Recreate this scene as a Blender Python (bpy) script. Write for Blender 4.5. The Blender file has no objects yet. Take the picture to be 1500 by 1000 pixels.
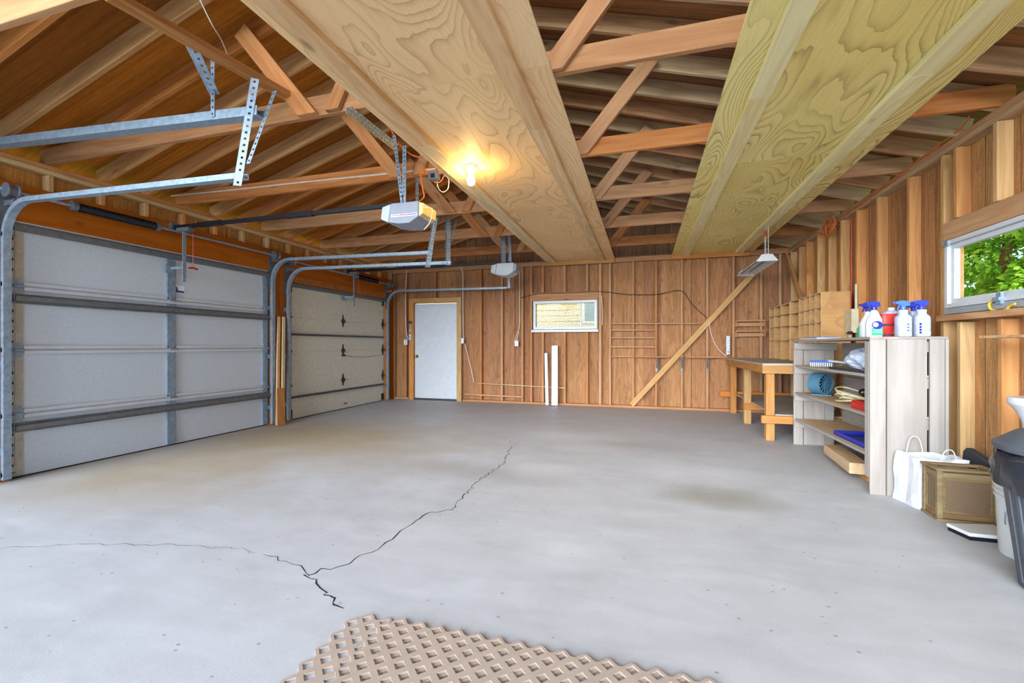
import bpy, math, random
from mathutils import Vector, Matrix
random.seed(11)
C = bpy.context.scene.collection
V = Vector
# ------------------------------------------------------------------ camera model (world: X right, Y towards the back wall, Z up)
F = 650.0; TH = math.atan(193/650.0); HY = 506.0; CH = 1.1
CT, ST = math.cos(TH), math.sin(TH)
def ray(px, py):
    a = (px-750)/F; b = (HY-py)/F
    return V((a*CT-ST, a*ST+CT, b))
def at_x(px, py, X): d = ray(px, py); s = X/d.x; return V((X, d.y*s, CH+d.z*s))
def at_y(px, py, Y): d = ray(px, py); s = Y/d.y; return V((d.x*s, Y, CH+d.z*s))
def at_z(px, py, Z=0.0): d = ray(px, py); s = (Z-CH)/d.z; return V((d.x*s, d.y*s, Z))
# ------------------------------------------------------------------ room dimensions
XL, XR, YB = -5.06, 2.33, 8.20        # inner faces of the siding
SL, SR, SB = -4.96, 2.24, 8.11        # inner faces of the studs
ZP = 2.67                              # top of plates, underside of bottom chords
XC = (SL+SR)/2
SLOPE = 0.30
def zraf(x): return ZP + SLOPE*((x-SL) if x < XC else (SR-x))
ZRIDGE = zraf(XC)
Y0 = -0.6
# ------------------------------------------------------------------ helpers
W = {}
def srgb(h):
    if isinstance(h, str):
        c = [int(h[i:i+2], 16)/255 for i in (0, 2, 4)]
    else: c = [x/255 for x in h]
    return tuple(x/12.92 if x <= .04045 else ((x+.055)/1.055)**2.4 for x in c) + (1,)
def tag(o, label, cat, group=None, kind=None):
    if label: o['label'] = label
    if cat: o['category'] = cat
    if group: o['group'] = group
    if kind: o['kind'] = kind
    return o
def thing(name, label, cat, loc=(0,0,0), group=None, kind=None):
    o = bpy.data.objects.new(name, None); C.objects.link(o); o.location = loc
    o.empty_display_size = .05
    W[o] = V(loc); return tag(o, label, cat, group, kind)
def struct(name, loc=(0,0,0)):
    return thing(name, None, None, loc, None, 'structure')
def link(name, me, mat, parent=None, origin=(0,0,0), label=None):
    o = bpy.data.objects.new(name, me); C.objects.link(o)
    if mat: me.materials.append(mat)
    base = W.get(parent, V((0,0,0))) if parent else V((0,0,0))
    if parent: o.parent = parent
    o.location = V(origin)-base
    W[o] = V(origin)
    if label: o['label'] = label
    return o
class MB:
    def __init__(s): s.v = []; s.f = []
    def add(s, vs, fs):
        b = len(s.v); s.v += [V(v) for v in vs]; s.f += [tuple(b+i for i in f) for f in fs]; return s
    def box(s, x0, x1, y0, y1, z0, z1):
        return s.add([(x0,y0,z0),(x1,y0,z0),(x1,y1,z0),(x0,y1,z0),(x0,y0,z1),(x1,y0,z1),(x1,y1,z1),(x0,y1,z1)],
            [(0,3,2,1),(4,5,6,7),(0,1,5,4),(1,2,6,5),(2,3,7,6),(3,0,4,7)])
    def obox(s, c, ax, ay, az, hx, hy, hz):
        c = V(c); vs = []
        for k in (-1,1):
            for i,j in ((-1,-1),(1,-1),(1,1),(-1,1)): vs.append(c+V(ax)*hx*i+V(ay)*hy*j+V(az)*hz*k)
        return s.add(vs, [(0,3,2,1),(4,5,6,7),(0,1,5,4),(1,2,6,5),(2,3,7,6),(3,0,4,7)])
    def bar(s, p, q, w, h, up=(0,0,1)):
        p, q = V(p), V(q); x = (q-p); L = x.length; x.normalize(); u = V(up)
        y = u.cross(x)
        if y.length < 1e-4: y = V((0,1,0)).cross(x)
        y.normalize(); z = x.cross(y)
        return s.obox((p+q)/2, x, y, z, L/2, w/2, h/2)
    def prism(s, pts, d):           # pts: polygon (Vectors), extruded by vector d
        n = len(pts); d = V(d); pts = [V(p) for p in pts]
        return s.add(pts+[p+d for p in pts], [tuple(range(n))[::-1], tuple(range(n,2*n))]+[(i,(i+1)%n,n+(i+1)%n,n+i) for i in range(n)])
    def tube(s, pts, r, n=8, closed=False):
        pts = [V(p) for p in pts]; m = len(pts); vs = []; prev = None
        for i in range(m):
            if closed: t = pts[(i+1)%m]-pts[i-1]
            else: t = pts[min(i+1,m-1)]-pts[max(i-1,0)]
            t.normalize()
            if prev is None:
                a = V((0,0,1)) if abs(t.z) < .9 else V((1,0,0)); u = a.cross(t).normalized()
            else:
                u = prev-t*prev.dot(t); u = u.normalized() if u.length > 1e-6 else V((1,0,0))
            prev = u; w = t.cross(u); rr = r[i] if isinstance(r, (list,tuple)) else r
            for k in range(n):
                a = 2*math.pi*k/n; vs.append(pts[i]+(u*math.cos(a)+w*math.sin(a))*rr)
        fs = []
        for i in range(m if closed else m-1):
            j = (i+1)%m
            for k in range(n): fs.append((i*n+k, i*n+(k+1)%n, j*n+(k+1)%n, j*n+k))
        if not closed: fs += [tuple(range(n))[::-1], tuple((m-1)*n+k for k in range(n))]
        return s.add(vs, fs)
    def cyl(s, p, q, r, n=16): return s.tube([p,q], r, n)
    def lathe(s, prof, c, n=28, sx=1, sy=1, cap=True):   # prof: (r,z)
        vs = []; c = V(c)
        for r,z in prof:
            for k in range(n):
                a = 2*math.pi*k/n; vs.append(c+V((r*sx*math.cos(a), r*sy*math.sin(a), z)))
        m = len(prof); fs = []
        for i in range(m-1):
            for k in range(n): fs.append((i*n+k,i*n+(k+1)%n,(i+1)*n+(k+1)%n,(i+1)*n+k))
        if cap: fs += [tuple(range(n))[::-1], tuple((m-1)*n+k for k in range(n))]
        return s.add(vs, fs)
    def loft(s, secs, n=24):         # (z, rx, ry, cx, cy, power)
        vs = []
        for z,rx,ry,cx,cy,pw in secs:
            for k in range(n):
                a = 2*math.pi*k/n; ca, sa = math.cos(a), math.sin(a)
                vs.append((cx+rx*math.copysign(abs(ca)**(2/pw),ca), cy+ry*math.copysign(abs(sa)**(2/pw),sa), z))
        m = len(secs); fs = []
        for i in range(m-1):
            for k in range(n): fs.append((i*n+k,i*n+(k+1)%n,(i+1)*n+(k+1)%n,(i+1)*n+k))
        fs += [tuple(range(n))[::-1], tuple((m-1)*n+k for k in range(n))]
        return s.add(vs, fs)
    def xf(s, M):
        s.v = [M@v for v in s.v]; return s
    def build(s, name, mat, parent=None, origin=None, smooth=False, bevel=0, label=None):
        if origin is None:
            xs = [v.x for v in s.v]; ys = [v.y for v in s.v]; zs = [v.z for v in s.v]
            origin = W[parent] if parent in W else V(((min(xs)+max(xs))/2,(min(ys)+max(ys))/2,min(zs)))
        origin = V(origin)
        me = bpy.data.meshes.new(name); me.from_pydata([tuple(v-origin) for v in s.v], [], s.f); me.update()
        if smooth:
            for p in me.polygons: p.use_smooth = True
            try: me.set_sharp_from_angle(angle=math.radians(40))
            except Exception: pass
        o = link(name, me, mat, parent, origin, label)
        if bevel:
            b = o.modifiers.new('b','BEVEL'); b.width = bevel; b.segments = 2; b.limit_method = 'ANGLE'
        return o
def beam(name, p, q, w, h, mat, parent=None, up=(0,0,1), label=None, bevel=.003, level0=False):
    """A timber: local X along its length so the grain follows it."""
    p, q = V(p), V(q); x = q-p; L = x.length; x.normalize()
    y = V(up).cross(x)
    if y.length < 1e-4: y = V((0,1,0)).cross(x)
    y.normalize(); z = x.cross(y)
    m = MB().box(-L/2,L/2,-w/2,w/2,-h/2,h/2)
    if level0:
        for v in m.v:
            if v.x < 0: v.x += -v.z*z.z/x.z
    me = bpy.data.meshes.new(name); me.from_pydata([tuple(v) for v in m.v], [], m.f); me.update()
    c = (p+q)/2
    o = link(name, me, mat, parent, c, label)
    o.rotation_euler = Matrix((x,y,z)).transposed().to_euler()
    if bevel:
        b = o.modifiers.new('b','BEVEL'); b.width = bevel; b.segments = 1; b.limit_method = 'ANGLE'
    return o
def sweep(path, prof, side):
    """closed profile (s along side, n along normal) along path."""
    path = [V(p) for p in path]; side = V(side); vs = []; n = len(prof); m = len(path)
    for i,p in enumerate(path):
        t = (path[min(i+1,m-1)]-path[max(i-1,0)]).normalized(); nn = t.cross(side).normalized()
        for a,b in prof: vs.append(p+side*a+nn*b)
    fs = [(i*n+k,i*n+(k+1)%n,(i+1)*n+(k+1)%n,(i+1)*n+k) for i in range(m-1) for k in range(n)]
    fs += [tuple(range(n))[::-1], tuple((m-1)*n+k for k in range(n))]
    return MB().add(vs, fs)
def perf_strip(mb, p, q, wd, w, pitch=.038, hole=.014):
    """perforated sheet strip with real square holes, width direction wd."""
    p, q, wd = V(p), V(q), V(wd).normalized(); x = q-p; L = x.length; x.normalize()
    n = max(1, int(L/pitch)); pt = L/n; a = (w-hole)/2
    for i in range(n):
        t0 = i*pt; h0 = t0+(pt-hole)/2; h1 = h0+hole; t1 = t0+pt
        def P(t,s): return p+x*t+wd*s
        mb.add([P(t0,0),P(t0,a),P(t0,a+hole),P(t0,w),P(h0,a),P(h0,a+hole),P(h1,a),P(h1,a+hole),P(t1,0),P(t1,a),P(t1,a+hole),P(t1,w),P(h0,0),P(h1,0),P(h0,w),P(h1,w)],
            [(0,12,4,1),(1,4,5,2),(2,5,14,3),(12,13,6,4),(5,7,15,14),(13,8,9,6),(6,9,10,7),(7,10,11,15)])
def perf_angle(name, p, q, wd1, wd2, w, mat, parent):
    mb = MB(); perf_strip(mb, p, q, wd1, w); perf_strip(mb, p, q, wd2, w)
    o = mb.build(name, mat, parent); s = o.modifiers.new('s','SOLIDIFY'); s.thickness = .0025; s.offset = 0
    return o
def text_mesh(name, txt, size, mat, parent, origin, xdir, ydir, depth=.0006):
    cu = bpy.data.curves.new('t','FONT'); cu.body = txt; cu.size = size; cu.align_x = 'CENTER'; cu.align_y = 'CENTER'; cu.extrude = depth
    to = bpy.data.objects.new('t', cu); C.objects.link(to)
    dg = bpy.context.evaluated_depsgraph_get(); me = bpy.data.meshes.new_from_object(to.evaluated_get(dg))
    bpy.data.objects.remove(to); me.materials.clear()
    o = link(name, me, mat, parent, origin)
    x, y = V(xdir).normalized(), V(ydir).normalized(); z = x.cross(y)
    o.rotation_euler = Matrix((x,y,z)).transposed().to_euler(); return o
def arc(c, r, a0, a1, n, u, v):
    c, u, v = V(c), V(u), V(v)
    return [c+u*r*math.cos(a0+(a1-a0)*i/n)+v*r*math.sin(a0+(a1-a0)*i/n) for i in range(n+1)]
def smooth_path(pts, k=6):
    pts = [V(p) for p in pts]; out = []
    for i in range(len(pts)-1):
        p0, p1, p2, p3 = pts[max(i-1,0)], pts[i], pts[i+1], pts[min(i+2,len(pts)-1)]
        for j in range(k):
            t = j/k
            out.append(.5*((2*p1)+(p2-p0)*t+(2*p0-5*p1+4*p2-p3)*t*t+(3*p1-p0-3*p2+p3)*t**3))
    return out+[pts[-1]]
def ordn(i):
    return ['first','second','third','fourth','fifth','sixth','seventh','eighth','ninth','tenth','eleventh','twelfth','thirteenth','fourteenth','fifteenth','sixteenth','seventeenth','eighteenth'][i]
# ------------------------------------------------------------------ materials
class NT:
    def __init__(s, name):
        s.m = bpy.data.materials.new(name); s.m.use_nodes = True; s.t = s.m.node_tree
        s.b = s.t.nodes['Principled BSDF']; s.L = s.t.links.new
    def n(s, ty, **kw):
        x = s.t.nodes.new(ty)
        for k,v in kw.items(): setattr(x, k, v)
        return x
    def put(s, sock, v):
        if hasattr(v, 'links') or isinstance(v, bpy.types.NodeSocket): s.L(v, sock)
        else: sock.default_value = v
    def math(s, op, a, b=None, c=None, clamp=False):
        x = s.n('ShaderNodeMath', operation=op); x.use_clamp = clamp; s.put(x.inputs[0], a)
        if b is not None: s.put(x.inputs[1], b)
        if c is not None: s.put(x.inputs[2], c)
        return x.outputs[0]
    def vm(s, op, a, b): 
        x = s.n('ShaderNodeVectorMath', operation=op); s.put(x.inputs[0], a); s.put(x.inputs[1], b); return x.outputs[0]
    def noise(s, vec, scale=1, detail=3, rough=.5, dist=0):
        x = s.n('ShaderNodeTexNoise'); s.put(x.inputs['Vector'], vec); x.inputs['Scale'].default_value = scale
        x.inputs['Detail'].default_value = detail; x.inputs['Roughness'].default_value = rough; x.inputs['Distortion'].default_value = dist
        return x.outputs['Fac']
    def ramp(s, fac, stops):
        x = s.n('ShaderNodeValToRGB'); e = x.color_ramp.elements
        while len(e) < len(stops): e.new(.5)
        for i,(p,c) in enumerate(stops): e[i].position = p; e[i].color = c
        s.put(x.inputs[0], fac); return x.outputs[0]
    def mix(s, f, a, b, mode='MIX'):
        x = s.n('ShaderNodeMix', data_type='RGBA', blend_type=mode); s.put(x.inputs[0], f); s.put(x.inputs[6], a); s.put(x.inputs[7], b); return x.outputs[2]
    def xyz(s, vec):
        x = s.n('ShaderNodeSeparateXYZ'); s.put(x.inputs[0], vec); return x.outputs
    def comb(s, a, b, c):
        x = s.n('ShaderNodeCombineXYZ'); s.put(x.inputs[0], a); s.put(x.inputs[1], b); s.put(x.inputs[2], c); return x.outputs[0]
    def obj(s): return s.n('ShaderNodeTexCoord').outputs['Object']
    def rnd(s): return s.n('ShaderNodeObjectInfo').outputs['Random']
    def bump(s, h, st=.2, d=.01):
        x = s.n('ShaderNodeBump'); x.inputs['Strength'].default_value = st; x.inputs['Distance'].default_value = d; s.put(x.inputs['Height'], h)
        s.L(x.outputs[0], s.b.inputs['Normal'])
    def out(s, col, rough=.7, metal=0, spec=.3):
        s.put(s.b.inputs['Base Color'], col); s.put(s.b.inputs['Roughness'], rough); s.put(s.b.inputs['Metallic'], metal)
        s.b.inputs['Specular IOR Level'].default_value = spec
        return s.m
def plain(name, c, rough=.5, metal=0, spec=.4, var=.06, sc=14, emis=None):
    t = NT(name); c = srgb(c)
    f = t.noise(t.obj(), sc, 3)
    d = tuple(x*(1-var*2) for x in c[:3])+(1,); l = tuple(min(1,x*(1+var)) for x in c[:3])+(1,)
    t.out(t.ramp(f, [(.3,d),(.7,l)]), rough, metal, spec)
    if emis:
        t.b.inputs['Emission Color'].default_value = srgb(emis[0]); t.b.inputs['Emission Strength'].default_value = emis[1]
    return t.m
def wood(name, c1, c2, knot, kn=.5, rings=16, var=.3, rough=.75, hue=.015):
    """timber with grain along local X"""
    t = NT(name); r = t.rnd(); o = t.obj()
    o = t.vm('ADD', o, t.comb(t.math('MULTIPLY', r, 61.0), t.math('MULTIPLY', r, 23.0), t.math('MULTIPLY', r, 37.0)))
    g = t.vm('MULTIPLY', o, (.55, 5.5, 5.5)); n1 = t.noise(g, 1.0, 3, .5, .4)
    fine = t.noise(t.vm('MULTIPLY', o, (3.0, 95, 95)), 1.0, 3, .6)
    ring = t.math('MULTIPLY_ADD', t.math('SINE', t.math('MULTIPLY', n1, rings*6.28/2)), .5, .5)
    fac = t.math('ADD', t.math('MULTIPLY', n1, .45), t.math('ADD', t.math('MULTIPLY', ring, .22), t.math('MULTIPLY', fine, .36)))
    col = t.ramp(fac, [(.25,srgb(c1)),(.85,srgb(c2))])
    vo = t.n('ShaderNodeTexVoronoi'); t.put(vo.inputs['Vector'], t.vm('MULTIPLY', o, (1.7, 4.5, 4.5))); vo.inputs['Scale'].default_value = 1
    k = t.math('SUBTRACT', 1.0, t.math('MULTIPLY', t.math('ADD', vo.outputs['Distance'], t.math('MULTIPLY', fine, .03)), 8.5), clamp=True)
    col = t.mix(t.math('MULTIPLY', t.math('POWER', k, .6), kn), col, srgb(knot))
    hs = t.n('ShaderNodeHueSaturation'); t.put(hs.inputs['Color'], col)
    t.put(hs.inputs['Value'], t.math('MULTIPLY_ADD', r, var, 1-var/2))
    r2 = t.math('FRACT', t.math('MULTIPLY', r, 7.31))
    t.put(hs.inputs['Hue'], t.math('MULTIPLY_ADD', r2, hue*2, .5-hue)); t.put(hs.inputs['Saturation'], t.math('MULTIPLY_ADD', r2, -.25, 1.1))
    t.bump(fine, .12, .004)
    return t.out(hs.outputs[0], rough, 0, .25)
def plywood(name, c1, c2, line, rough=.6, st=.6):
    """rotary-cut plywood: cathedral figure along local X"""
    t = NT(name); r = t.rnd(); o = t.vm('ADD', t.obj(), t.comb(t.math('MULTIPLY', r, 17.0), t.math('MULTIPLY', r, 9.0), 0.0))
    n1 = t.noise(t.vm('MULTIPLY', o, (.42, 1.25, 1.0)), 1.0, 1.6, .42, 1.1)
    wob = t.noise(t.vm('MULTIPLY', o, (2.5, 14, 1.0)), 1.0, 2, .5)
    band = t.math('FRACT', t.math('ADD', t.math('MULTIPLY', n1, 40.0), t.math('MULTIPLY', wob, .9)))
    ln = t.math('POWER', band, 4.0)
    big = t.noise(t.vm('MULTIPLY', o, (.35, .9, 1)), 1.3, 2)
    fine = t.noise(t.vm('MULTIPLY', o, (6, 110, 60)), 1.0, 3)
    col = t.ramp(t.math('ADD', t.math('MULTIPLY', big, .65), t.math('MULTIPLY', fine, .35)), [(.3,srgb(c1)),(.68,srgb(c2))])
    msk = t.math('MULTIPLY', ln, t.math('MULTIPLY_ADD', t.noise(o, 1.4, 2), 2.4, -.55, clamp=True))
    col = t.mix(t.math('MULTIPLY', msk, st), col, srgb(line))
    vo = t.n('ShaderNodeTexVoronoi'); t.put(vo.inputs['Vector'], t.vm('MULTIPLY', o, (1.1, 2.2, 1))); vo.inputs['Scale'].default_value = 1
    k = t.math('SUBTRACT', 1.0, t.math('MULTIPLY', vo.outputs['Distance'], 16.0), clamp=True)
    col = t.mix(t.math('MULTIPLY', k, .6), col, srgb('6b4a30'))
    return t.out(col, rough, 0, .3)
def siding(name, axis, width, cols, dark, kn=.55, edge=.02):
    """rough vertical boards; object at the world origin so coordinates are metres"""
    t = NT(name); x, y, z = t.xyz(t.obj()); u = x if axis == 'X' else y
    us = t.math('DIVIDE', u, width)
    us = t.math('ADD', us, t.math('MULTIPLY', t.math('SINE', t.math('MULTIPLY', u, 3.7)), .35))
    idn = t.math('FLOOR', us); fr = t.math('FRACT', us)
    wn = t.n('ShaderNodeTexWhiteNoise', noise_dimensions='1D'); t.put(wn.inputs['W'], idn); rv = wn.outputs['Value']
    p = t.comb(t.math('MULTIPLY', u, 1.0), t.math('ADD', z, t.math('MULTIPLY', rv, 13.0)), t.math('MULTIPLY', rv, 31.0))
    n1 = t.noise(t.vm('MULTIPLY', p, (7, .6, 1)), 1.0, 3, .5, .5)
    ring = t.math('MULTIPLY_ADD', t.math('SINE', t.math('MULTIPLY', n1, 60.0)), .5, .5)
    fine = t.noise(t.vm('MULTIPLY', p, (110, 7, 1)), 1.0, 3, .65)
    speck = t.noise(t.vm('MULTIPLY', p, (60, 40, 1)), 1.0, 2, .6)
    base = t.ramp(rv, [(i/(len(cols)-1), srgb(c)) for i,c in enumerate(cols)])
    sh = t.math('ADD', t.math('MULTIPLY', n1, .5), t.math('ADD', t.math('MULTIPLY', ring, .16), t.math('ADD', t.math('MULTIPLY', fine, .5), t.math('MULTIPLY', speck, .3))))
    col = t.mix(1.0, base, t.ramp(sh, [(.4,(.5,.46,.42,1)),(1.0,(1.4,1.36,1.28,1))]), 'MULTIPLY')
    vo = t.n('ShaderNodeTexVoronoi'); t.put(vo.inputs['Vector'], t.vm('MULTIPLY', p, (6, 3.6, 1))); vo.inputs['Scale'].default_value = 1
    k = t.math('SUBTRACT', 1.0, t.math('MULTIPLY', t.math('ADD', vo.outputs['Distance'], t.math('MULTIPLY', fine, .05)), 5.6), clamp=True)
    col = t.mix(t.math('MULTIPLY', k, kn), col, srgb(dark))
    e = t.math('LESS_THAN', t.math('MINIMUM', fr, t.math('SUBTRACT', 1.0, fr)), edge)
    col = t.mix(t.math('MULTIPLY', e, .75), col, srgb('2e1c12'))
    t.bump(t.math('SUBTRACT', fine, t.math('MULTIPLY', e, 2.0)), .25, .006)
    return t.out(col, .85, 0, .15)
M = {}
M['siding_back'] = siding('siding_back', 'X', .41, ['98704f','a67a56','93694e','9f7455','a07350'], '4a2a1b', .7, .006)
M['siding_right'] = siding('siding_right', 'Y', .155, ['b58658','a6774b','c39465','ab7b54','a07250','c79a69','b08256'], '5e3a22', .65)
M['siding_left'] = siding('siding_left', 'Y', .61, ['c8904e','bd8443','cc9857','c28c50'], '6a3f1f', .3, .004)
M['gable'] = siding('gable', 'X', .26, ['8d6a50','7d5c48','97765a'], '3f281b')
M['sheath'] = siding('sheath', 'Y', .61, ['a8661f','8d541c','b57022','7b4718','9b5c1e'], '4a2812', .4, .006)  # left slope: orange bounce light painted into the board colours
M['sheath_r'] = siding('sheath_r', 'Y', .61, ['96683f','865b39','a07046','7c553a'], '4a2c18', .4, .006)  # right slope copy of the sheathing, without the painted orange bounce
M['raf'] = wood('rafter_fir_warm_lit', 'a56a38', 'cf9a5c', '5a3018', .6)  # left slope: warm light painted into the wood colour
M['raf_r'] = wood('rafter_fir_window_lit', 'a87c56', 'd6b184', '50301e', .7, var=.25)  # paler copy of the rafter wood, window light painted in
M['chord'] = wood('chord_fir', 'a5693c', 'c69160', '6a3a20', .6, hue=.008)
M['stud'] = wood('stud_fir', '9c6a44', 'bd8b60', '573019', .6, var=.16, hue=.005)
M['stud_r'] = wood('stud_fir_pale', 'b68752', 'd9ad76', '6a4020', .5, var=.2)
M['oldbeam'] = wood('header_fir', '96581f', 'be7c38', '4f2a12', .5, 10)
M['lumber'] = wood('lumber_new', 'a8743f', 'ca985c', '7a4a22', .5)
M['bench'] = wood('bench_fir', 'a36f3a', 'c89458', '6a3c1c', .5, var=.15)
M['batten'] = wood('batten_pine', 'c6a274', 'ecd0a0', '6b4a30', .6, 14, var=.15)
M['batten2'] = wood('batten_pine_window_tint', 'd8c284', 'f2e4b0', '7b6640', .5, 14, var=.15)  # battens carry the same painted window tint as their plywood
M['ply'] = plywood('plywood_tan', 'e6b87e', 'f6d6a6', '976d3c')
M['ply2'] = plywood('plywood_window_tint', 'e4ce78', 'f6e8a4', '86682f', st=.85)  # yellow-green cast from the side window painted into the plywood
M['plyd'] = plywood('plywood_brown', 'b07f4e', 'cb9c66', '86603c')
M['benchtop'] = plywood('benchtop_grey', 'a59b90', 'beb4a9', '6a6058')
M['whitewood'] = wood('whitewashed_board', '928a83', 'aea7a2', '70655c', .35, 8, var=.08, hue=.003)
M['shelfwood'] = wood('shelf_bare', 'b59a76', 'd3bb96', '7d6347', .4, 14, var=.1)
M['galv'] = plain('galvanised_steel', '93a7ba', .4, .35, .5, .12, 30)
M['galvd'] = plain('dull_steel', '727c85', .5, .4, .5, .12, 30)
M['strut'] = plain('door_strut_steel', '7b8084', .55, .5, .4, .1, 20)
M['black'] = plain('black_metal', '1c1c20', .45, .3, .4)
M['spring'] = plain('oiled_spring', '26242a', .4, .6, .5)
M['doorwhite'] = plain('door_white_steel', 'cdd6df', .55, 0, .35, .03, 40)
M['doorcream'] = plain('door_aged_white', 'd9d6c6', .6, 0, .35, .05, 20)
M['stilec'] = plain('stile_galvanised', 'b4b4a8', .45, .4, .4, .08, 25)
M['paint'] = plain('white_paint', 'cdd1d6', .45, 0, .4, .03)
M['doorgrey'] = plain('door_grey_paint', 'c3c8d0', .5, 0, .35, .03)
M['plast'] = plain('white_plastic', 'd0d4d8', .35, 0, .5, .02)
M['rust'] = plain('rusty_hinge', '4c4338', .6, .5, .3, .2)
M['brass'] = plain('brass', 'a58840', .3, .9, .5)
M['grey'] = plain('opener_grey', '8d93a2', .5, 0, .4, .03)
M['greyl'] = plain('opener_light_grey', 'b4bcc2', .5, 0, .4, .03)
M['lens'] = plain('opener_lens', 'd6c48c', .35, 0, .5, .08)  # yellow glow of the lit lens painted as colour, no emission
M['red'] = plain('red_plastic', 'c22a26', .4)
M['orange'] = plain('orange_cable', 'd8703a', .5)
M['cablew'] = plain('white_cable', 'd9d2c6', .55)
M['cableb'] = plain('black_cable', '2c2422', .5)
M['beige'] = plain('beige_box', 'cfc3a4', .5)
M['blue'] = plain('blue_plastic', '2a3fc0', .35)
M['bluel'] = plain('pale_blue_plastic', '4d78d8', .35)
M['navy'] = plain('navy_plastic', '2b35a0', .3)
M['fan'] = plain('fan_blue', '4a7690', .5)
M['fand'] = plain('fan_dark', '1f3140', .5)
M['green'] = plain('green_label', '38a884', .5)
M['lime'] = plain('lime_label', '9bbf4a', .5)
M['cream'] = plain('cream_cord', 'd9cda6', .5)
M['bag'] = plain('paper_white', 'cccdd2', .75, 0, .2, .02)
M['film'] = plain('plastic_film', 'b2bccf', .3, 0, .5, .1, 30)
M['dark'] = plain('dark_vinyl', '33353d', .55)
M['can'] = plain('can_grey_plastic', '50565f', .5, 0, .4, .05)
M['liner'] = plain('bin_liner', '24272e', .22, 0, .6, .05)
M['bucket'] = plain('bucket_white', 'cfd1d0', .4, 0, .4, .02)
M['yellow'] = plain('yellow_vinyl', 'e0c238', .4)
M['lattice'] = plain('lattice_brown_vinyl', 'ab998c', .6, 0, .3, .04, 9)
M['crack'] = plain('crack_dark', '2e2b29', .9, 0, .1)
M['cane_frame'] = wood('cane_frame', '6f5a3e', '977f5a', '3c2e20', .3, var=.1)
M['rubber'] = plain('rubber_seal', '2b2722', .8)
M['sticker'] = plain('sticker_white', 'fafbfd', .5)
M['stickerb'] = plain('sticker_blue', '2c4f96', .5)
M['hose'] = plain('pvc_grey', '9aa0a4', .5)
def cane():
    t = NT('woven_cane'); x, y, z = t.xyz(t.obj()); s = 6.283/.011
    u = t.math('ADD', x, y)
    w = t.math('MULTIPLY', t.math('SINE', t.math('MULTIPLY', u, s)), t.math('SINE', t.math('MULTIPLY', z, s)))
    t.bump(w, .5, .003)
    return t.out(t.ramp(t.math('MULTIPLY_ADD', w, .5, .5), [(.25,srgb('4e3f30')),(.6,srgb('8c765c'))]), .7)
M['cane'] = cane()
def concrete():
    t = NT('concrete'); o = t.obj(); x, y, z = t.xyz(o)
    big = t.noise(o, .55, 4, .55, .3); mid = t.noise(o, 3.5, 5, .6); fine = t.noise(o, 160, 3, .7)
    swirl = t.noise(t.vm('MULTIPLY', o, (1.0, 3.2, 1)), 1.6, 5, .62, 1.2)
    f = t.math('ADD', t.math('MULTIPLY', big, .3), t.math('ADD', t.math('MULTIPLY', mid, .22), t.math('ADD', t.math('MULTIPLY', fine, .2), t.math('MULTIPLY', swirl, .28))))
    col = t.ramp(f, [(.30,srgb('9d9ea1')),(.5,srgb('b2b3b8')),(.70,srgb('c3c5cb'))])
    jit = t.math('MULTIPLY_ADD', t.noise(o, 1.8, 4, .6), .9, -.45)
    def blot(cx, cy, rx, ry, c, s):
        nonlocal col
        dx = t.math('DIVIDE', t.math('SUBTRACT', x, cx), rx); dy = t.math('DIVIDE', t.math('SUBTRACT', y, cy), ry)
        d = t.math('SQRT', t.math('ADD', t.math('MULTIPLY', dx, dx), t.math('MULTIPLY', dy, dy)))
        m = t.math('MULTIPLY', t.math('SUBTRACT', 1.25, t.math('ADD', d, jit), clamp=True), s)
        col = t.mix(m, col, srgb(c))
    P = at_z(1045,728); blot(P.x, P.y, .42, .26, '86826f', .6)
    P = at_z(690,690); blot(P.x, P.y, 1.1, .3, '8b857f', .45)
    P = at_z(900,650); blot(P.x, P.y, .9, .35, '8d8984', .4)
    P = at_z(250,720); blot(P.x, P.y, 1.0, .5, 'a08f78', .3)
    P = at_z(430,640); blot(P.x, P.y, 2.2, 1.4, 'a08a62', .75)  # warm bounce off the wood painted into the far-left floor
    P = at_z(200,690); blot(P.x, P.y, 1.2, .9, 'a08a62', .55)  # same painted warm bounce, further along the left side
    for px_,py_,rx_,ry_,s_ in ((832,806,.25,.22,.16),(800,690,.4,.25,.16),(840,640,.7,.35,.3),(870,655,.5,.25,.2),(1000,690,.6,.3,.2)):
        P = at_z(px_,py_); blot(P.x, P.y, rx_, ry_, 'e4e6ea', s_)  # pale scuffs, plus back window reflections painted into the concrete
    vo = t.n('ShaderNodeTexVoronoi'); t.put(vo.inputs['Vector'], t.vm('MULTIPLY', o, (9,12,1))); vo.inputs['Scale'].default_value = 1
    spk = t.math('GREATER_THAN', t.noise(o, 70, 2, .6), .68)
    col = t.mix(t.math('MULTIPLY', spk, .22), col, srgb('7d7770'))
    pit = t.math('LESS_THAN', vo.outputs['Distance'], .07)
    col = t.mix(t.math('MULTIPLY', pit, .55), col, srgb('6a655f'))
    t.bump(t.math('ADD', fine, t.math('MULTIPLY', mid, 2.0)), .12, .004)
    return t.out(col, t.math('MULTIPLY_ADD', swirl, .35, .38), 0, .35)
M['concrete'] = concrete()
def glass(name, tint):
    t = NT(name); tr = t.n('ShaderNodeBsdfTransparent'); gl = t.n('ShaderNodeBsdfGlossy'); gl.inputs['Roughness'].default_value = .02
    tr.inputs[0].default_value = tint+(1,); mx = t.n('ShaderNodeMixShader'); mx.inputs[0].default_value = .008
    t.L(tr.outputs[0], mx.inputs[1]); t.L(gl.outputs[0], mx.inputs[2]); t.L(mx.outputs[0], t.t.nodes['Material Output'].inputs[0]); return t.m
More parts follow.
